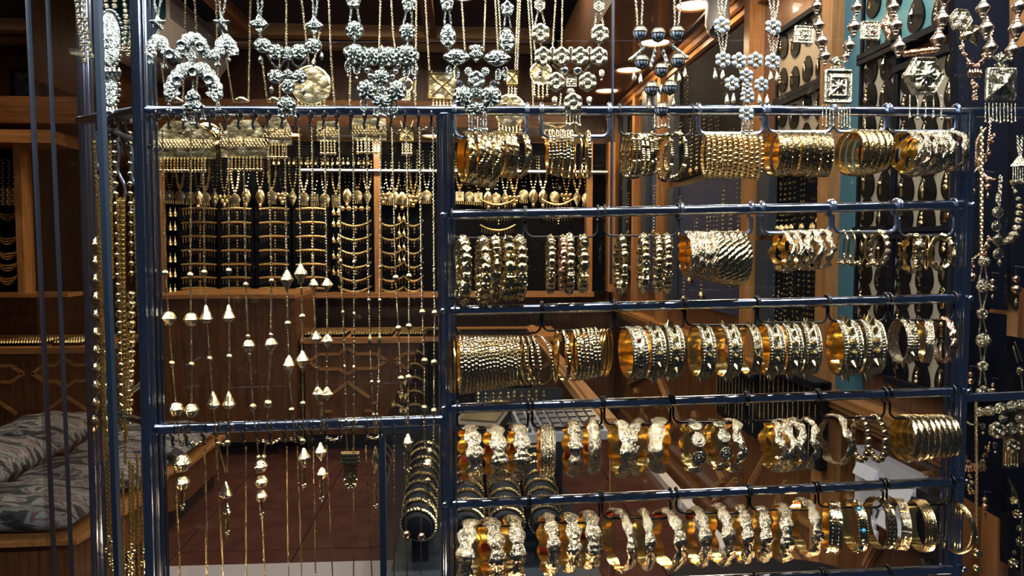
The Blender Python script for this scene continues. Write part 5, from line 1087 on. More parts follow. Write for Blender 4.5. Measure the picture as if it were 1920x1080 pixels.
def plate_pendant(label, x, y, kind, w, h, fr_=None, up=None, Y=YF, mat=GOLDF, fk='ball', fn=5, fl=16, bail=True):
    k = K(Y); t = thing('plate_pendant', label, 'pendant', W(x, y, Y))
    if kind == 'box':
        m = MB(); A = W(x, y, Y); hw, hh = w * k / 2, h * k / 2
        m.add(box(A, (w * k, .004, h * k))); obj('plate', m, mat, t, False); m = MB()
        for p, q in (((-hw, -hh), (hw, -hh)), ((hw, -hh), (hw, hh)), ((hw, hh), (-hw, hh)), ((-hw, hh), (-hw, -hh)), ((-hw, -hh), (hw, hh)), ((-hw, hh), (hw, -hh))): m.add(tube([A + np.array((p[0], -.0025, p[1])), A + np.array((q[0], -.0025, q[1]))], 1.3 * k, 6))
        obj('wire_cross', m, GOLDP, t)
    elif kind == 'trap':
        tw, A = fr_ or .5, W(x, y, Y); hw, hh = w * k / 2, h * k / 2; zs = (-hh, -hh * .35, hh * .1, hh * .1, hh)
        V = [(-hw, 0, -hh), (hw, 0, -hh), (hw, 0, hh * .1), (hw * tw, 0, hh), (-hw * tw, 0, hh), (-hw, 0, hh * .1)]; V = [tuple(A + np.array(p)) for p in V]; V += [(p[0], p[1] + .003, p[2]) for p in V]
        obj('plate', MB().add((V, [(0, 1, 2, 3, 4, 5), (11, 10, 9, 8, 7, 6)] + [(i, i + 6, (i + 1) % 6 + 6, (i + 1) % 6) for i in range(6)])), mat, t, False)
        m = MB()
        for r in range(3):
            for q in range(int(w / 6)): m.add(torus(2.8 * k, .9 * k, 8, 4), 0, rotm('X', PI / 2), A + np.array((-hw + (q + .5 + .5 * (r % 2)) * 6 * k, -.002, -hh * .35 + r * 4.6 * k)))
        tag(obj('mesh_band', m, GOLDP, t), None, None, None, 'stuff')
    else:
        obj('plate', MB().add(medal(kind, w * k, h * k, depth=min(w, h) * k * .3), 0, None, W(x, y, Y)), mat, t)
        obj('rim', MB().add(torus(w * k / 2, 1.5 * k, 40, 6), 0, rotm('X', PI / 2) , W(x, y, Y)), GOLDP, t)
    if fn:
        for i in range(fn):
            fx = x + (w * .8) * ((i + .5) / fn - .5); yy = y + h / 2 - (h * .5 * (1 - math.sqrt(max(0, 1 - (2 * (fx - x) / w) ** 2))) if kind in ('disc', 'rose') else 0)
            obj('fringe_chain', dangle(MB(), fk, fx, yy, yy + fl, Y - .001), GOLDP, t)
    for u in (up or []): obj('chain', chain(MB(), [W(p[0], p[1], Y) for p in u], 3.4 * k), GOLDF, t)
    return t
SM = HAM
plate_pendant('round polished gold disc pendant behind the silver dome necklace', 584, 161, 'disc', 70, 74, up=[((564, -16), (575, 80), (580, 122)), ((588, 122), (600, 60))], mat=SM, fn=8, fl=12)
plate_pendant('square gold box pendant crossed by wires, above the top rail', 829, 162, 'box', 50, 46, up=[((808, 132), (812, 140)), ((862, 95), (850, 138))], mat=SM, fn=6, fl=14)
plate_pendant('smaller square gold pendant beside the fourth silver necklace', 960, 146, 'box', 22, 26, up=[((966, 126), (966, 134))], mat=SM, fn=3, fl=24)
plate_pendant('gold crescent-and-star disc pendant crossing the top rail', 956, 208, 'disc', 58, 62, mat=SM, fn=7, fl=14)
obj('star', MB().add(medal('star', 34 * K(YF), 34 * K(YF)), 0, None, W(956, 200, YF - .01)), GOLDF, bpy.data.objects['plate_pendant.003'])
plate_pendant('domed gold crescent pendant behind the rosette necklace', 1014, 138, 'disc', 40, 42, mat=SM, fn=4, fl=24)
plate_pendant('round glassy gold disc pendant hanging under the top rail', 388, 262, 'rose', 58, 60, up=[((348, 228), (365, 250)), ((412, 232), (420, 248))], mat=GOLDF, fn=0)
for i, (x, y, w, h, tw, d) in enumerate(((343, 262, 112, 68, .42, 'nearest the corner post'), (459, 260, 86, 68, .45, 'beside the round disc'), (520, 246, 50, 50, .55, 'narrow, by the seventh hook'), (615, 246, 40, 36, .98, 'small and nearly square'), (692, 242, 62, 40, .98, 'wide with a mesh top'))):
    plate_pendant('gold amulet plate under the top rail with mesh band, ' + d, x, y, 'trap', w, h, tw, mat=HAM, fn=max(4, int(w / 8)), fl=24, Y=1.05)
plate_pendant('little square gold pendant with a diagonal wire under the top rail', 763, 252, 'box', 26, 25, mat=SM, fn=4, fl=24, Y=1.05, up=[((752, 228), (755, 240)), ((775, 228), (771, 240))])
plate_pendant('tiered gold comb pendant behind the second steel hanger', 1046, 240, 'box', 66, 18, mat=GOLDF, fn=7, fl=22, Y=1.08)
plate_pendant('openwork gold fringe pendant behind the third silver necklace', 760, 160, 'disc', 26, 22, mat=GOLDF, fn=5, fl=18, Y=1.08)

# black S-hooks on the two rails of the bay
def shook(x, y, s, label, group, Y=.992):
    k = K(Y); A = W(x, y, Y); P = [A + np.array((q[0] * s * k * .35, -.0105 if q[1] > 3 else -.004, q[1] * s * k)) for q in ((-2, 9), (0, 4), (1.2, 0), (0, -4), (-3, -9), (-2, -14), (3, -16), (6, -12))]
    m = MB().add(tube(bend(P, 4), 2.2 * k, 6)); m.add(torus(9.5 * k, 2.0 * k, 16, 6), 0, rotm('Y', PI / 2), A + np.array((0, .008, 12 * s * k)))
    tag(obj('s_hook', m, BLACKW), label, 'hook', group)
HX = [292, 319, 346, 371, 396, 423, 449, 476, 503, 530, 556, 582, 608, 632, 658, 684, 709, 734, 759, 785, 809]
for i, x in enumerate(HX): shook(x, 225, 1.0, 'black S-shaped hook under the top rail, %s from the corner post' % ORD[i], 'S-hooks under the top rail')
HX2 = [326, 352, 384, 408, 430, 458, 484, 508, 534, 559, 586, 611, 638, 662, 688, 714, 738, 764, 790]
for i, x in enumerate(HX2): shook(x, 818 - (x - 326) * .032, 1.0, 'black S-shaped hook under the lower bay rail, %s from the corner post' % ORD[i], 'S-hooks under the lower bay rail')

# long station necklaces: two strands of beads meeting in a pendant
def prof(kind, r, k):
    if kind == 'b': return lathe([(.12, -1), (.55, -.86), (.80, -.55), (.98, -.16), (1.06, -.06), (1.06, .06), (.98, .16), (.80, .55), (.55, .86), (.12, 1)], 22)       # equator-ringed ball
    if kind == 'c': return lathe([(.1, -1.0), (.5, -.86), (.9, -.5), (1.0, -.28), (.95, -.16), (.82, .1), (.5, .9), (.22, 1.6), (.1, 1.75)], 22)                          # cone
    if kind == 'i': return lathe([(.1, -1.75), (.3, -1.3), (.98, -.10), (1.05, 0), (.98, .10), (.42, 1.05), (.3, 1.25), (.1, 1.5)], 14)                                      # bicone
    if kind == 't': return lathe([(.12, -1.2), (.45, -.8), (.9, -.25), (1.05, -.12), (.98, 0), (.45, .75), (.12, 1.05)], 6)                                                  # faceted top
    if kind == 'e': return lathe([(.2, -1.9), (.7, -1.3), (1, -.5), (1, .5), (.7, 1.3), (.2, 1.9)], 10)                                                                     # elongated
    if kind == 'l': return lathe([(.15, -3.2), (.6, -1.4), (1, 0), (.6, 1.4), (.15, 3.2)], 10)
    return sphere(1, 12, 8)
BN = {'b': 'ringed_ball', 'c': 'cone_bead', 'i': 'bicone_bead', 't': 'faceted_bead', 'e': 'long_bead', 'l': 'spindle_bead', 's': 'small_bead'}
STN = {}
def station(label, Y, strands, pend=(), tassel=None, mats=(GOLDF, SILVP), cs=3.4, group='long station necklaces in the bay'):
    k = K(Y); t = thing('station_necklace', label, 'necklace', W(*strands[0][0][:2], Y), group)
    def put(kd, x, y, r):
        key = (kd,); 
        if key not in STN: STN[key] = MB().add(prof(kd, 1, 1)).mesh(BN[kd], FILI if kd in 'bcit' else GOLDF)
        p = W(x, y, Y) - np.array(t.location); o = link(BN[kd], STN[key], t, None, Matrix.LocRotScale(Vector(p), Matrix.Rotation(random.random() * 6, 3, 'Z').to_quaternion(), Vector((r * k,) * 3)))
    for s in strands:
        pts = [(q[0], q[1]) for q in s]; m = MB()
        for a, b in zip(s[:-1], s[1:]):
            ra = a[3] if len(a) > 2 else 0; rb = b[3] if len(b) > 2 else 0; A, B = W(a[0], a[1], Y), W(b[0], b[1], Y); L = np.linalg.norm(B - A); d = (B - A) / L
            ea = {'c': 1.0, 'i': 1.7, 't': 1.2, 'e': 1.8, 'l': 3, 'b': 1, 's': 1}; eb = dict(ea, c=1.7, i=1.5, t=1.05)
            ra *= ea.get(a[2], 1) if len(a) > 2 else 0; rb *= eb.get(b[2], 1) if len(b) > 2 else 0
            if L > (ra + rb) * k * 1.02: chain(m, [A + d * ra * k, B - d * rb * k], cs * k)
        obj('chain', m, GOLDF, t)
        for q in s:
            if len(q) > 2: put(q[2], q[0], q[1], q[3])
    for q in pend: put(*q)
    if tassel:
        x, y0, y1 = tassel
        for dx, dy in ((-2.5, 0), (0, 4), (2.5, -3)): obj('tassel_chain', dangle(MB(), 'ball', x + dx, y0, y1 + dy, Y), GOLDF, t)
    return t
FILI = chased('pierced_gold', (.50, .37, .18), (.96, .84, .60), .16, 4.5, .22, .04, True)
YS = .985
SB = 'in the bay, '
station('long gold necklace of ringed balls, first from the corner post', YS, [[(304, 240), (310, 512, 's', 6), (316, 597, 'b', 13.5), (322, 682, 's', 6), (330, 767, 'b', 13.5), (334, 808), (339, 838)], [(358, 240), (357, 516, 's', 6), (358, 599, 'b', 13), (359, 684, 's', 6), (359, 769, 'b', 13), (352, 806), (341, 838)]], [('b', 341, 868, 17), ('b', 342, 905, 13)], (342, 918, 950))
station('long gold necklace of silvery cones, second from the corner post', YS, [[(381, 240), (383, 511, 's', 6), (387, 594, 'c', 12.5), (393, 673, 's', 6), (400, 755, 'c', 12.5), (404, 812), (409, 832, 's', 5), (423, 888)], [(429, 240), (429, 508, 's', 6), (429, 592, 'c', 12), (430, 669, 's', 6), (429, 755, 'c', 12), (428, 812), (427, 830, 's', 6), (425, 888)]], [('c', 424, 923, 12), ('c', 426, 957, 8)], (427, 966, 1000))
station('long gold necklace of granulated balls in threes, third from the corner post', YS, [[(456, 240), (461, 534, 's', 5.5), (465, 631, 's', 4.5), (466, 648, 'b', 12), (467, 665, 's', 4.5), (474, 763, 's', 7), (480, 812), (485, 858, 's', 5)], [(504, 240), (509, 527, 's', 5.5), (508, 628, 's', 4.5), (508, 645, 'b', 12), (507, 662, 's', 4.5), (503, 757, 's', 8), (500, 812), (495, 857, 's', 5)]], [('b', 489, 874, 12.5), ('b', 490, 903, 12), ('b', 490, 930, 11)], (491, 942, 966))
station('long gold necklace of big silvery bicones, fourth from the corner post', YS, [[(534, 240), (538, 524, 'i', 12.5), (540, 607, 's', 6.5), (542, 684, 'i', 12.5), (547, 769, 's', 6), (552, 812), (567, 827, 's', 6)], [(561, 240), (564, 513, 'i', 12.5), (567, 594, 's', 6.5), (567, 675, 'i', 12.5), (568, 757, 's', 6), (568, 820), (569, 827, 's', 5)]], [('i', 570, 857, 12)], (570, 878, 912))
station('long gold necklace of faceted tops, fifth from the corner post', YS, [[(585, 240), (588, 533, 't', 10), (592, 633, 't', 11.5), (596, 736, 't', 11.5), (600, 770), (601, 812)], [(609, 240), (613, 533, 't', 11), (614, 638, 't', 11.5), (613, 737, 't', 11.5), (604, 770), (602, 812)]], [('i', 601, 846, 11.5), ('t', 603, 887, 11)], (603, 900, 936))
def boxp(t, Y, k):
    A = W(657, 858, Y); obj('box_pendant', MB().add(box(A, (35 * k, 8 * k, 22 * k))), GOLDF, t, False)
    for z in (-7, 0, 7): obj('rope_band', MB().add(tube([A + np.array(((q - 10) * 1.7 * k, -4.5 * k, z * k)) for q in range(21)], [(2 + .8 * (q % 2)) * k for q in range(21)], 6)), GOLDP, t)
    for i in range(9): obj('fringe_chain', dangle(MB(), 'ball', 646 + i * 2.8, 869, 900 + 12 * math.sin(PI * i / 8) + (i % 2) * 5, Y), GOLDF, t)
t6 = station('long fine gold necklace ending in a ribbed box pendant with fringe', YS, [[(636, 240), (639, 490, 'e', 3.2), (643, 587, 'e', 3.4), (645, 638, 's', 2), (646, 689, 'e', 3.4), (648, 739, 's', 2), (649, 789, 'e', 3.2), (651, 846)], [(662, 240), (664, 492, 'e', 3.2), (664, 590, 'e', 3.4), (664, 640, 's', 2), (664, 690, 'e', 3.4), (664, 740, 's', 2), (664, 790, 'e', 3.2), (663, 846)]]); boxp(t6, YS, K(YS))
station('long gold necklace of slim spindles and tiny balls, seventh from the corner post', YS, [[(688, 240), (690, 500, 's', 3.5), (692, 563, 's', 3.8), (694, 639, 'l', 5), (697, 716, 's', 3.8), (700, 777, 's', 3), (703, 812)], [(714, 240), (713, 500, 's', 3.5), (712, 563, 's', 3.8), (712, 638, 'l', 5), (710, 716, 's', 3.8), (707, 777, 's', 3), (705, 812)]], [('l', 704, 861, 8)], (704, 886, 950))
station('long gold necklace of alternating balls, eighth from the corner post', YS, [[(735, 240), (742, 521, 's', 6), (747, 616, 's', 6.5), (752, 710, 's', 6.5), (760, 790), (764, 808)], [(762, 240), (767, 518, 's', 6), (767, 612, 's', 6.5), (766, 708, 's', 6.5), (765, 800)]], [('i', 765, 828, 10.5)], (766, 842, 882))
station('long gold necklace of double chain and balls, ninth from the corner post', YS, [[(787, 240), (790, 504, 's', 3), (792, 585, 's', 6), (796, 677, 's', 7), (796, 765, 's', 6.5), (797, 838)], [(812, 240), (814, 505, 's', 3), (815, 587, 's', 6.5), (814, 680, 's', 7), (814, 771, 's', 7), (813, 838)]], [('b', 806, 845, 6), ('b', 802, 869, 9.5), ('s', 802, 901, 6)], (802, 906, 942), cs=4.4)
LOW = [(326, 842, 338, 1090), (384, 840, 388, 1090), (405, 836, 420, 1090), (461, 838, 462, 1090), (492, 965, 497, 1090), (538, 838, 541, 1090), (558, 838, 566, 1090), (588, 838, 592, 1090), (613, 836, 624, 1090), (664, 882, 663, 1090), (686, 836, 698, 1090), (739, 836, 739, 1090), (758, 850, 764, 1090, 1002), (790, 840, 789, 1090, 1006)]
for i, l in enumerate(LOW):
    ex = (lambda yb, x: (lambda t, Y, k: obj('ball', MB().add(sphere(7.5 * k, 16, 10), 0, None, W(x, yb, Y)), ROSE, t)))(l[4], (l[0] + l[2]) / 2 + 1) if len(l) > 4 else None
    fine('fine gold chain hanging below the lower bay rail, %s from the corner post' % ORD[i], [((l[0], l[1]), (l[2], l[3]))], Y=.99, cs=3.0 if i not in (0, 1) else 3.6, group='chains below the lower bay rail', extra=ex)
for i, (x0, x1, y) in enumerate(((358, 382, 828), (410, 432, 829), (492, 524, 826), (545, 565, 822), (612, 640, 820), (688, 716, 817), (490, 522, 243), (330, 358, 246), (404, 428, 240), (582, 606, 241), (735, 752, 245), (775, 800, 242))):
    fine('short clasp end of gold chain slung between two hooks, %s' % ('lower rail, ' + ORD[i] if i < 6 else 'top rail, ' + ORD[i - 6]), [((x0, y), ((x0 + x1) / 2, y + 6), (x1, y - 2))], Y=.99, cs=5, group='clasp ends on the bay rails', cat='chain', name='clasp_chain')

# ---------------------------------------------------------------- the corner bay at the left: cords of beads and chain bundles
YL = 1.05
def oval(label, x, y, w, h):
    k = K(YL); t = thing('oval_medallion', label, 'medallion', W(x, y, YL)); obj('plate', MB().add(medal('dome6', w * k * .86, h * k * .9, depth=w * k * .2), 0, None, W(x, y, YL)), SILV, t)
    n = int((w + h) / 4.6)
    for i in range(n):
        a = 2 * PI * i / n; obj('rim_bead', MB().add(sphere(2.9 * k, 8, 6), 0, None, W(x + (w / 2 + 3) * math.cos(a), y + (h / 2 + 3) * math.sin(a), YL)), SILVP, t)
    for i in range(5): obj('drop_charm', dangle(MB(), 'bud', x - w * .4 + w * .2 * i, y + h * .5, y + h * .5 + 20, YL - .006), SILVP, t)
oval('large oval silver medallion with a beaded rim in the corner bay', 206, 74, 44, 104); oval('smaller oval silver medallion below the large one in the corner bay', 207, 168, 30, 66)
def cord(label, pts, r, Y=YL, mat=GOLDF, step=2.1, jit=0, kind=None, group='bead strings in the corner bay', name='bead_string'):
    k = K(Y); P = bend([W(p[0], p[1], Y) for p in pts], 10); t = thing(name, label, 'necklace', P[0], group); rnd = random.Random(hash(label) % 9999)
    L = [0]
    for a, b in zip(P[:-1], P[1:]): L.append(L[-1] + np.linalg.norm(b - a))
    s = r * k; me = MB().add(kind or sphere(1, 12, 8)).mesh('bead', {BRONZE: UBRONZE, GOLDF: UGOLD, GOLDX: UGOLD}.get(mat, mat)); n = 0; m = MB().add(tube(P, r * k * .22, 5)); obj('thread', m, mat, t)
    while s < L[-1]:
        i = int(np.searchsorted(L, s)) - 1; q = P[i] + (P[i + 1] - P[i]) * (s - L[i]) / (L[i + 1] - L[i] + 1e-12); rr = r * (1 + jit * rnd.uniform(-1, 1))
        d = P[i + 1] - P[i]
        link('bead', me, t, None, Matrix.LocRotScale(Vector(q - np.array(t.location)), Matrix(frame(d).tolist()).to_quaternion(), Vector((rr * k,) * 3))); s += step * r * k; n += 1
    return t
PEB = lathe([(.2, -.9), (.8, -.6), (1, -.1), (.7, .4), (.9, .6), (.2, .95)], 9)
cord('knotted silver bead cord at the outer side of the corner bay', [(143, -5), (150, 60), (158, 118)], 4.6, mat=BRONZE, jit=.2, kind=PEB); cord('second knotted silver bead cord beside the outer one', [(156, -5), (160, 50), (172, 108)], 5.2, mat=BRONZE, jit=.2, kind=PEB)
cord('silver bead cord dropping beside the large oval medallion', [(232, -5), (236, 40), (232, 100)], 4.6, mat=BRONZE, jit=.25, kind=PEB); cord('silver bead cord nearest the corner post above the top rail', [(247, -5), (246, 50), (240, 105)], 4.6, mat=BRONZE, jit=.25, kind=PEB)
cord('short silver bead tassel at the top of the corner bay', [(196, -5), (200, 16)], 5, mat=BRONZE, kind=PEB); cord('short silver bead tassel right of the other at the top', [(214, -5), (215, 16)], 5, mat=BRONZE, kind=PEB)
cord('fine graduated gold bead string by the glass edge in the corner bay', [(214, 262), (218, 400), (222, 560), (228, 800)], 5.4, step=3.4); cord('gold bead string with larger balls low in the corner bay', [(224, 560), (226, 640), (230, 760), (234, 820)], 7.4, mat=GOLDP, step=2.6)
cord('graduated gold bead string next to the corner post', [(243, 245), (245, 400), (246, 530)], 5.0, step=3.6); cord('string of polished gold balls next to the corner post', [(246, 545), (246, 650), (243, 745), (240, 790)], 7.8, mat=GOLDP, step=2.3)
FB = lathe([(.12, -1.5), (.5, -1.0), (1, -.2), (1, .2), (.5, 1.0), (.12, 1.5)], 10)
cord('string of big pierced filigree beads at the outer side of the corner bay', [(180, 450), (181, 560), (180, 700), (175, 825)], 11.0, mat=GOLDX, step=2.95, kind=FB); cord('second string of pierced filigree beads close behind the first', [(197, 470), (199, 600), (201, 740), (200, 820)], 10.4, mat=GOLDX, step=2.95, kind=FB)
B0 = [(176, 262, 186, 440), (183, 330, 194, 860), (189, 335, 198, 830), (206, 262, 211, 520), (221, 372, 238, 830), (227, 372, 241, 760), (232, 372, 235, 870), (251, 372, 262, 640), (256, 372, 266, 680), (283, 372, 298, 800), (286, 378, 300, 780), (199, 830, 203, 1090), (204, 850, 207, 1090), (209, 850, 212, 1090), (230, 880, 233, 1090), (243, 865, 245, 1090), (249, 870, 251, 1090), (257, 850, 261, 1090), (266, 855, 269, 1090), (272, 860, 275, 1090), (303, 820, 303, 890), (297, 805, 299, 890)]
for i, (x0, y0, x1, y1) in enumerate(B0):
    fine('gold curb chain in the corner bay, %s in order along the rail' % ORD[i], [((x0, y0), (x1, y1))], Y=1.04, cs=5.6, mat=GOLDP, group='curb chains in the corner bay')
for i, (x, y) in enumerate(((204, 1015), (210, 1025), (247, 1030), (271, 1040), (241, 1045))): 
    m = MB(); k = K(1.03)
    for q in range(5): m.add(sphere(4.2 * k, 10, 7), 0, None, W(x + 5 * math.sin(q * 2.2), y + q * 12 - 8, 1.03))
    m.add(tube([W(x, y - 12, 1.03), W(x, y + 48, 1.03)], 1.2 * k, 5)); tag(obj('ball_tassel', m, GOLDP), 'gold ball tassel at the foot of the corner bay, %s from the outer side' % ORD[i], 'tassel', 'ball tassels in the corner bay')
for i, (x, y) in enumerate(((182, 255), (200, 262), (222, 270), (248, 282))):
    k = K(1.05); P = bend([W(x - 3, y - 8, 1.05), W(x + 1, y + 20, 1.05), W(x - 1, y + 50, 1.05), W(x + 12, y + 80, 1.05), W(x + 10, y + 108, 1.05), W(x - 2, y + 112, 1.05)], 6)
    tag(obj('curved_hook', MB().add(tube(P, 2.6 * k, 8)), STEELW), 'curved bright steel hook carrying chains in the corner bay, %s from outside' % ORD[i], 'hook', 'curved hooks in the corner bay')
for i, (x, y) in enumerate(((208, 232), (225, 232), (238, 230), (213, 262), (232, 272), (244, 278))): shook(x, y, .9, 'black S-shaped hook on the corner bay bar, %s of six' % ORD[i], 'S-hooks in the corner bay', 1.05)

# ---------------------------------------------------------------- navy boards at the right end, with hanging jewellery
def navy_board(label, pts, Y=1.22):
    P = [W(x, y, Y) for x, y in pts]; n = len(P); V = P + [p + np.array((0, .02, 0)) for p in P]
    t = thing('jewellery_board', label, 'display board', P[0]); obj('board', MB().add((V, [tuple(range(n)), tuple(range(2 * n - 1, n - 1, -1))] + [(i, i + n, (i + 1) % n + n, (i + 1) % n) for i in range(n)])), NAVY, t, False)
    return t
navy_board('tall upper navy leather board beyond the end post', [(1812, 575), (1888, 582), (1893, -20), (1790, -20)]); navy_board('middle navy leather board with a leaning chain beyond the end post', [(1812, 738), (1884, 735), (1888, 590), (1812, 580)], 1.20)
navy_board('lower navy board with a slanted foot beyond the end post', [(1806, 930), (1878, 974), (1882, 752), (1806, 752)]); navy_board('narrow navy board at the right frame edge, upper', [(1898, 540), (1950, 540), (1950, 80), (1903, 90)]); navy_board('narrow navy board at the right frame edge, middle', [(1892, 770), (1950, 770), (1950, 640), (1894, 630)]); navy_board('narrow navy board at the right frame edge, lower', [(1890, 1060), (1950, 1090), (1950, 870), (1892, 880)])
A = W(1893, 500, 1.26); t = struct('trim_10', MB().add(box2((A[0] - .012, 1.25, .6), (A[0] + .012, 1.29, 2.4))), OAK); A, B = W(1800, 900, 1.30), W(1960, 900, 1.30); struct('trim_11', MB().add(box2((A[0], 1.30, .6), (B[0], 1.33, 1.30))), OAK)
YR = 1.12
def cluster(t, Y, k, pts, r, mat=ROSE, seed=1, nm='floral_link'):
    rnd = random.Random(seed)
    for x, y in pts:
        m = MB()
        for q in range(6): m.add(sphere(r * k * rnd.uniform(.45, .7), 8, 6), 0, None, W(x + rnd.uniform(-1, 1) * r * .7, y + rnd.uniform(-1, 1) * r * .8, Y - .001 * q))
        obj(nm, m, mat, t)
necklace('rose-gold floral collar with a heavy drop on the upper navy board', (1827, 100), YR, ROSE, [], [((1802, 60), (1806, 95), (1816, 115), (1828, 124), (1840, 116), (1848, 98), (1862, 55))], [], [(1818, 1838, 5, 128, 148, 'bud')],
         lambda t, Y, k: cluster(t, Y, k, [(1804, 88), (1809, 104), (1816, 117), (1824, 124), (1832, 124), (1840, 116), (1846, 106), (1850, 94), (1827, 142), (1825, 155), (1830, 162), (1827, 175), (1828, 184)], 5))
t = thing('open_bangle', 'plain rose-gold open bangle hanging beyond the end post', 'bangle', W(1850, 290, YR)); k = K(YR)
obj('band', MB().add(tube([W(1862 + 31 * math.cos(a), 286 + 50 * math.sin(a), YR - .02 * math.cos(a)) for a in np.linspace(-PI * .62 - .0, -PI * 1.55, 40)], [2 + 3.2 * math.sin(PI * q / 39) for q in range(40)] and [(2 + 3.2 * math.sin(PI * q / 39)) * k for q in range(40)], 10)), ROSE, t)
necklace('string of old gold coins hanging from the open bangle', (1870, 340), YR, GOLDX, [('disc', 1871, 398, 25, 22), ('disc', 1868, 424, 20, 22), ('disc', 1871, 450, 24, 22), ('disc', 1872, 476, 24, 22), ('marq', 1869, 372, 7, 20)], [(8, (1876, 330), (1873, 385)), (6, (1872, 410), (1872, 414)), (6, (1872, 436), (1872, 440)), (6, (1872, 462), (1872, 466))], [('bud', 1874, 486, 500)], mat and () if False else ())
necklace('long plain gold link chain down the navy boards beyond the end post', (1841, 240), YR - .01, GOLDS, [], [(8, (1841, 240), (1840, 480)), (7, (1830, 752), (1831, 890), (1830, 1000))], [], (), beads_at(GOLDP, [('ball', 1831, 1010, 8), ('ball', 1832, 1037, 9.5), ('ball', 1832, 1066, 8)], 'ball'))
necklace('gold cord of flower rosettes on crossed chains beyond the end post', (1840, 490), YR - .02, BRONZE, [('blob', 1845, 490, 26, 22), ('blob', 1843, 536, 30, 28), ('flower', 1841, 588, 24, 24), ('blob', 1843, 638, 32, 30), ('flower', 1842, 686, 24, 22), ('flower', 1843, 737, 32, 32)], [((1842, 500), (1836, 524)), ((1847, 500), (1851, 524)), ((1836, 550), (1840, 578)), ((1850, 550), (1843, 578)), ((1839, 600), (1836, 624)), ((1844, 600), (1850, 624)), ((1837, 652), (1840, 676)), ((1848, 652), (1844, 676)), ((1839, 696), (1836, 722)), ((1845, 696), (1849, 722))])
def bigbeads(t, Y, k):
    L = [(1904, 360, 5), (1909, 373, 6), (1912, 387, 7.5), (1911, 400, 8), (1910, 414, 9), (1907, 428, 10), (1901, 441, 11), (1893, 450, 10), (1884, 455, 7), (1878, 457, 4)]
    for x, y, r in L: obj('graduated_bead', MB().add(lathe([(.15, -.7), (.75, -.5), (1, 0), (.75, .5), (.15, .7)], 14), 0, frame((.3, 0, 1)) * r * k, W(x, y, Y)), GOLDX, t)
necklace('graduated gold bead horn collar at the right frame edge', (1905, 400), YR, GOLDX, [], [(5, (1899, 350), (1904, 360))], [], (), bigbeads)
necklace('gold triangle pendant with fringe near the right frame edge', (1912, 300), YR, BRONZE, [], [(5, (1908, 255), (1910, 288)), (5, (1916, 255), (1914, 288))], [], [(1900, 1918, 5, 314, 340, 'rod')], lambda t, Y, k: (obj('triangle_plate', MB().add(lathe([(.2 * k, 13 * k), (17 * k, -12 * k), (14 * k, -13 * k)], 3), 0, rotm('Z', -PI / 2), W(1913, 300, Y)), BRONZE, t), obj('ball', MB().add(sphere(7 * k, 14, 9), 0, None, W(1900, 342, Y)), GOLDP, t), obj('ball', MB().add(sphere(6 * k, 14, 9), 0, None, W(1914, 340, Y)), GOLDP, t)))
necklace('great dark silver flower collar at the lower right frame edge', (1890, 780), YR - .03, BRONZE, [('blob', 1838, 772, 22, 20), ('blob', 1856, 770, 26, 22), ('blob', 1876, 765, 28, 24), ('blob', 1898, 762, 30, 24), ('blob', 1918, 756, 30, 28), ('rose', 1868, 806, 36, 34), ('hexbead', 1896, 803, 26, 26), ('rose', 1922, 804, 36, 34), ('rose', 1897, 835, 34, 28), ('blob', 1880, 784, 18, 16), ('blob', 1910, 784, 18, 16)], [((1806, 784), (1820, 796), (1842, 796)), ((1878, 820), (1890, 830))], [('heart', 1843, 788, 812), ('heart', 1866, 824, 848)], [(1886, 1908, 5, 848, 872, 'rod')])
necklace('rose-gold leaf collar with a pear drop on the lower navy board', (1826, 860), YR, ROSE, [], [((1806, 845), (1812, 862), (1824, 872), (1840, 868), (1850, 850), (1855, 830))], [], [(1812, 1846, 7, 872, 884, 'bud')], lambda t, Y, k: cluster(t, Y, k, [(1808, 858), (1816, 868), (1825, 873), (1834, 872), (1842, 866), (1848, 853), (1852, 842), (1819, 895), (1821, 905), (1818, 915), (1822, 922)], 5, GOLDF))
for i, (x, y, s, d) in enumerate(((1852, 335, 1, 'beside the open bangle'), (1861, 525, 1, 'with two ball drops on the upper navy board'), (1795, 545, .8, 'just outside the end post'), (1905, 520, 1.5, 'with a large ball at the right edge'), (1847, 935, 1, 'on the slanted lower board'), (1780, 390, .9, 'behind the end of the second rail'), (1820, 700, 1, 'beside the flower rosette cord'), (1862, 720, .8, 'beside the lowest rosette'))):
    k = K(YR) * s; t = thing('drop_earring', 'rose-gold drop earring on a white hook ' + d, 'earring', W(x, y, YR))
    obj('peg', MB().add(tube([W(x - 2, y - 14 * s, YR), W(x + 12 * s, y - 12 * s, YR)], .9 * k, 5)), STEELW, t); obj('drop', MB().add(tube([W(x, y - 13 * s, YR), W(x, y, YR)], .8 * k, 5)).add(sphere(5 * k, 12, 8), 0, None, W(x, y + 2 * s, YR)).add(sphere(6.5 * k, 12, 8), 0, None, W(x, y + 15 * s, YR)).add(lathe([(.3 * k, -7 * k), (2.5 * k, 0), (.3 * k, 6 * k)], 8), 0, None, W(x, y + 31 * s, YR)), ROSE, t)
necklace('rose-gold floral necklace hanging between end post and navy board', (1822, 380), YR, ROSE, [], [((1858, 220), (1850, 300), (1822, 325), (1818, 360)), ((1855, 445), (1842, 470), (1820, 490))], [], [(1812, 1824, 4, 345, 372, 'bud'), (1814, 1826, 4, 500, 540, 'bud')], lambda t, Y, k: cluster(t, Y, k, [(1862, 256), (1858, 268), (1852, 285), (1846, 295), (1838, 300), (1828, 306), (1821, 310), (1822, 330), (1821, 340), (1855, 448), (1850, 460), (1846, 472), (1820, 488), (1823, 500), (1819, 512)], 5.5))
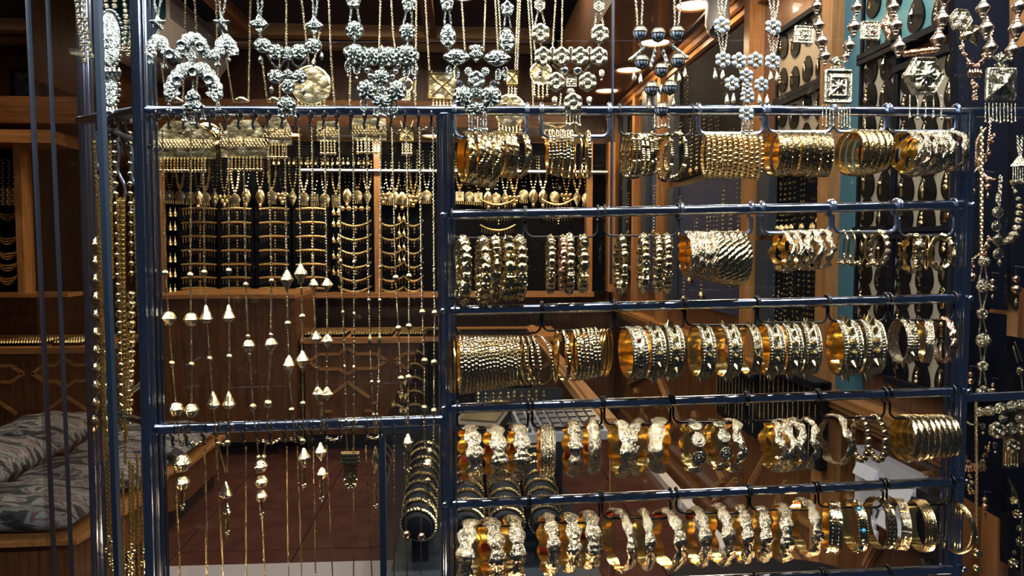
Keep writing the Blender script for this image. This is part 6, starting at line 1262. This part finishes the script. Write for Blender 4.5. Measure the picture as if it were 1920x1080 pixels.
necklace('gold star-link chain hanging at the lower right frame edge', (1905, 900), YR, GOLDF, [('flower', 1900, 938, 16, 16), ('flower', 1906, 963, 20, 20), ('blob', 1912, 990, 16, 14), ('flower', 1912, 1015, 18, 22), ('flower', 1899, 1055, 22, 22), ('dome', 1902, 1036, 10, 10)], [(5, (1892, 900), (1905, 925), (1916, 970), (1916, 1080)), (4, (1897, 912), (1899, 932))])
necklace('gold chain pair looped on the narrow middle navy board', (1900, 640), YR, GOLDF, [('blob', 1912, 695, 14, 18)], [(4, (1900, 650), (1908, 680)), (4, (1903, 642), (1916, 676)), (4, (1914, 704), (1918, 740))])

# ---------------------------------------------------------------- gold on the black back case
def back_necklace(x, y, top, kind, w, Y=6.34, sty=0, label='', group=''):
    k = K(Y); t = thing('gold_necklace', label, 'necklace', W(x, top, Y), group); m = MB(); rnd = random.Random(x * 7 + y)
    for s in (-1, 1):
        n = int((y - 10 - top) / (5.2 if sty % 3 else 7))
        for q in range(n + 1):
            f = q / max(1, n); r = (1.1, 1.8, 2.6)[sty % 3] * (1.35 if q % 3 == 0 and f > .4 else .8 if f < .45 else 1)
            m.add(sphere(r * k, 6, 4), 0, None, W(x + s * w * (1 - f ** 4) + rnd.uniform(-.3, .3), top + (y - 10 - top) * f, Y))
    obj('strand', m, GOLDS, t); p = W(x, y, Y); m = MB()
    if kind == 0: m.add(medal('disc', 19 * k, 20 * k, 4, 16), 0, None, p); 
    elif kind == 1: m.add(medal('lozenge', 15 * k, 34 * k, 5, 16), 0, None, p)
    elif kind == 2: m.add(medal('square', 15 * k, 17 * k, 4, 16), 0, None, p)
    elif kind == 3:
        for q, (dx, dy) in enumerate(((-8, -4), (0, -4), (8, -4), (-4, 4), (4, 4), (0, 11))): m.add(sphere(4.4 * k, 8, 5), 0, None, W(x + dx, y + dy, Y))
    elif kind == 4: m.add(medal('drop', 16 * k, 26 * k, 4, 16), 0, None, p); m.add(sphere(4 * k, 8, 5), 0, None, W(x, y + 18, Y))
    if kind in (0, 2):
        for q in range(5): m.add(tube([W(x - 7 + 3.5 * q, y + 8, Y), W(x - 7 + 3.5 * q, y + 15, Y)], .8 * k, 4))
    obj('pendant', m, GOLDS, t)
PXS = [298, 318, 337, 356, 372, 385, 403, 421, 441, 462, 488, 510, 530, 549, 570, 590, 609, 630, 651, 670, 689, 718, 730, 741, 754, 765, 775, 786, 800, 862, 880, 897, 915, 930, 947, 964, 982, 1000, 1018, 1040, 1062, 1082, 1100]
for i, x in enumerate(PXS):
    side = 'first panel' if x < 700 else 'dim second panel' if x < 830 else 'panel behind the rack'
    j = i if x < 700 else i - 21 if x < 830 else i - 29
    back_necklace(x, 366 + (i * 37) % 9, 282 + (i * 53) % 26, (0, 2, 0, 2, 4, 0, 1, 3, 0, 4, 4, 0, 3, 1)[i % 14], 5.5 + (i % 3), 6.34, i, '%s pendant necklace along the %s of the back case' % (ORD[j], side), 'pendant necklaces on the %s' % side)
def tiers(x, hw, ys, Y, lbl, fest=False):
    k = K(Y)
    for j, y in enumerate(ys):
        t = thing('bead_choker', 'gold bead choker on the %s tier of the %s' % (ORD[j], lbl), 'necklace', W(x, y, Y), 'chokers on the ' + lbl); m = MB(); n = int(hw / 2.6)
        for q in range(-n, n + 1):
            f = q / n; yy = y + ((1 - f * f) * 10 - 4 if fest else -(1 - f * f) * 1.5); m.add(sphere((2.0 + .9 * (1 - abs(f))) * k, 6, 4), 0, None, W(x + f * hw, yy, Y - .02 * (1 - f * f)))
        obj('beads', m, GOLDS, t); m = MB()
        for q in range(-n + 1, n, 2): f = q / n; yy = y + ((1 - f * f) * 10 - 4 if fest else 0); m.add(tube([W(x + f * hw, yy + 2, Y), W(x + f * hw, yy + 5 + 8 * abs(f), Y)], .45 * k, 4))
        obj('fringe', m, GOLDS, t); m = MB()
        for q in range(3): m.add(sphere((2.6 - .3 * q) * k, 6, 4), 0, None, W(x + 2, y + 7 + 5.5 * q, Y - .02))
        obj('centre_drop', m, GOLDS, t)
TY = [392, 418, 444, 470, 496, 521, 541]
tiers(373, 32, TY, 6.3, 'first black bust'); tiers(443, 27, TY, 6.3, 'second black bust'); tiers(514, 27, TY, 6.3, 'third black bust'); tiers(583, 27, TY, 6.3, 'fourth black bust'); tiers(665, 30, TY[1:], 6.3, 'festooned bust', True); tiers(733, 24, TY[1:], 6.38, 'dim festooned bust', True); tiers(775, 18, TY[1:], 6.38, 'last dim bust', True); tiers(933, 32, [378, 402, 426], 6.3, 'festoon bust behind the rack', True); tiers(1045, 28, [378, 402], 6.3, 'second festoon bust behind the rack', True)
for i, x in enumerate((373, 443, 514, 583)):
    tag(obj('black_bust', MB().add(box2(W(x - 34, 552, 6.40) , W(x + 34, 388, 6.36))), VELVET, None, False), 'black velvet necklace bust, %s on the first panel of the back case' % ORD[i], 'display bust', 'black busts in the back case')
def earpair(x, y, Y, label, group):
    k = K(Y) * (.62 if y < 310 else .85); t = thing('earring_pair', label, 'earrings', W(x, y, Y), group)
    for dx in (-5, 5): obj('earring', MB().add(lathe([(4.5 * k, -9 * k), (4.6 * k, -3 * k), (3 * k, 1 * k), (.8 * k, 4 * k), (.5 * k, 11 * k)], 8), 0, None, W(x + dx * .9, y, Y)), GOLDS, t)
for i, y in enumerate((398, 424, 452, 484, 512, 542)): earpair(324, y, 6.33, 'pair of gold bell earrings, %s down beside the first bust' % ORD[i], 'bell earrings beside the first bust')
for i, y in enumerate((396, 418, 448, 478, 508)): earpair(630, y, 6.33, 'pair of gold bell earrings, %s down beside the fourth bust' % ORD[i], 'bell earrings beside the fourth bust')
for i, y in enumerate((408, 436, 462, 486)): earpair(753, y, 6.38, 'pair of dim gold earrings, %s down on the second panel' % ORD[i], 'earrings on the second panel')
for i, x in enumerate((518, 547, 570, 588, 610, 628, 648, 668, 687)): earpair(x, 303, 6.36, 'small pair of gold earrings, %s in the row high on the back case' % ORD[i], 'earrings high on the back case')
for i, (y, n) in enumerate(((391, 5),)):
    t = thing('ball_choker', 'choker of five large gold balls above the festooned bust', 'necklace', W(665, y, 6.3))
    for q in range(5): obj('ball', MB().add(sphere(5 * K(6.3), 10, 7), 0, None, W(642 + 12 * q, y, 6.28)), GOLDS, t)
    obj('thread', MB().add(tube([W(640, y, 6.3), W(692, y, 6.3)], .8 * K(6.3), 5)), GOLDS, t)
# festoons in the far left case
for i, (x, y, w) in enumerate(((14, 395, 22), (14, 440, 22), (14, 468, 22), (14, 490, 22), (14, 515, 20))):
    k = K(ly); m = MB()
    for r in range(3):
        for q in range(17): f = q / 8 - 1; m.add(sphere(1.7 * k, 6, 4), 0, None, W(x + f * w, y + (1 - f * f) * (8 + 5 * r), ly + .05))
    tag(obj('festoon_necklace', m, GOLDS), 'gold festoon necklace in the narrow case beyond the window corner, %s down' % ORD[i], 'necklace', 'festoons in the narrow case')
for i, x in enumerate((4, 16, 26)):
    k = K(ly); m = MB()
    for q in range(16): m.add(sphere((2.2 + 1.6 * (q > 9)) * k, 7, 5), 0, None, W(x + (q % 2) * 2, 300 + q * 5.5, ly + .04))
    tag(obj('bead_necklace', m, GOLDS), 'thick gold bead necklace above the festoons in the narrow case, %s' % ORD[i], 'necklace', 'bead necklaces in the narrow case')
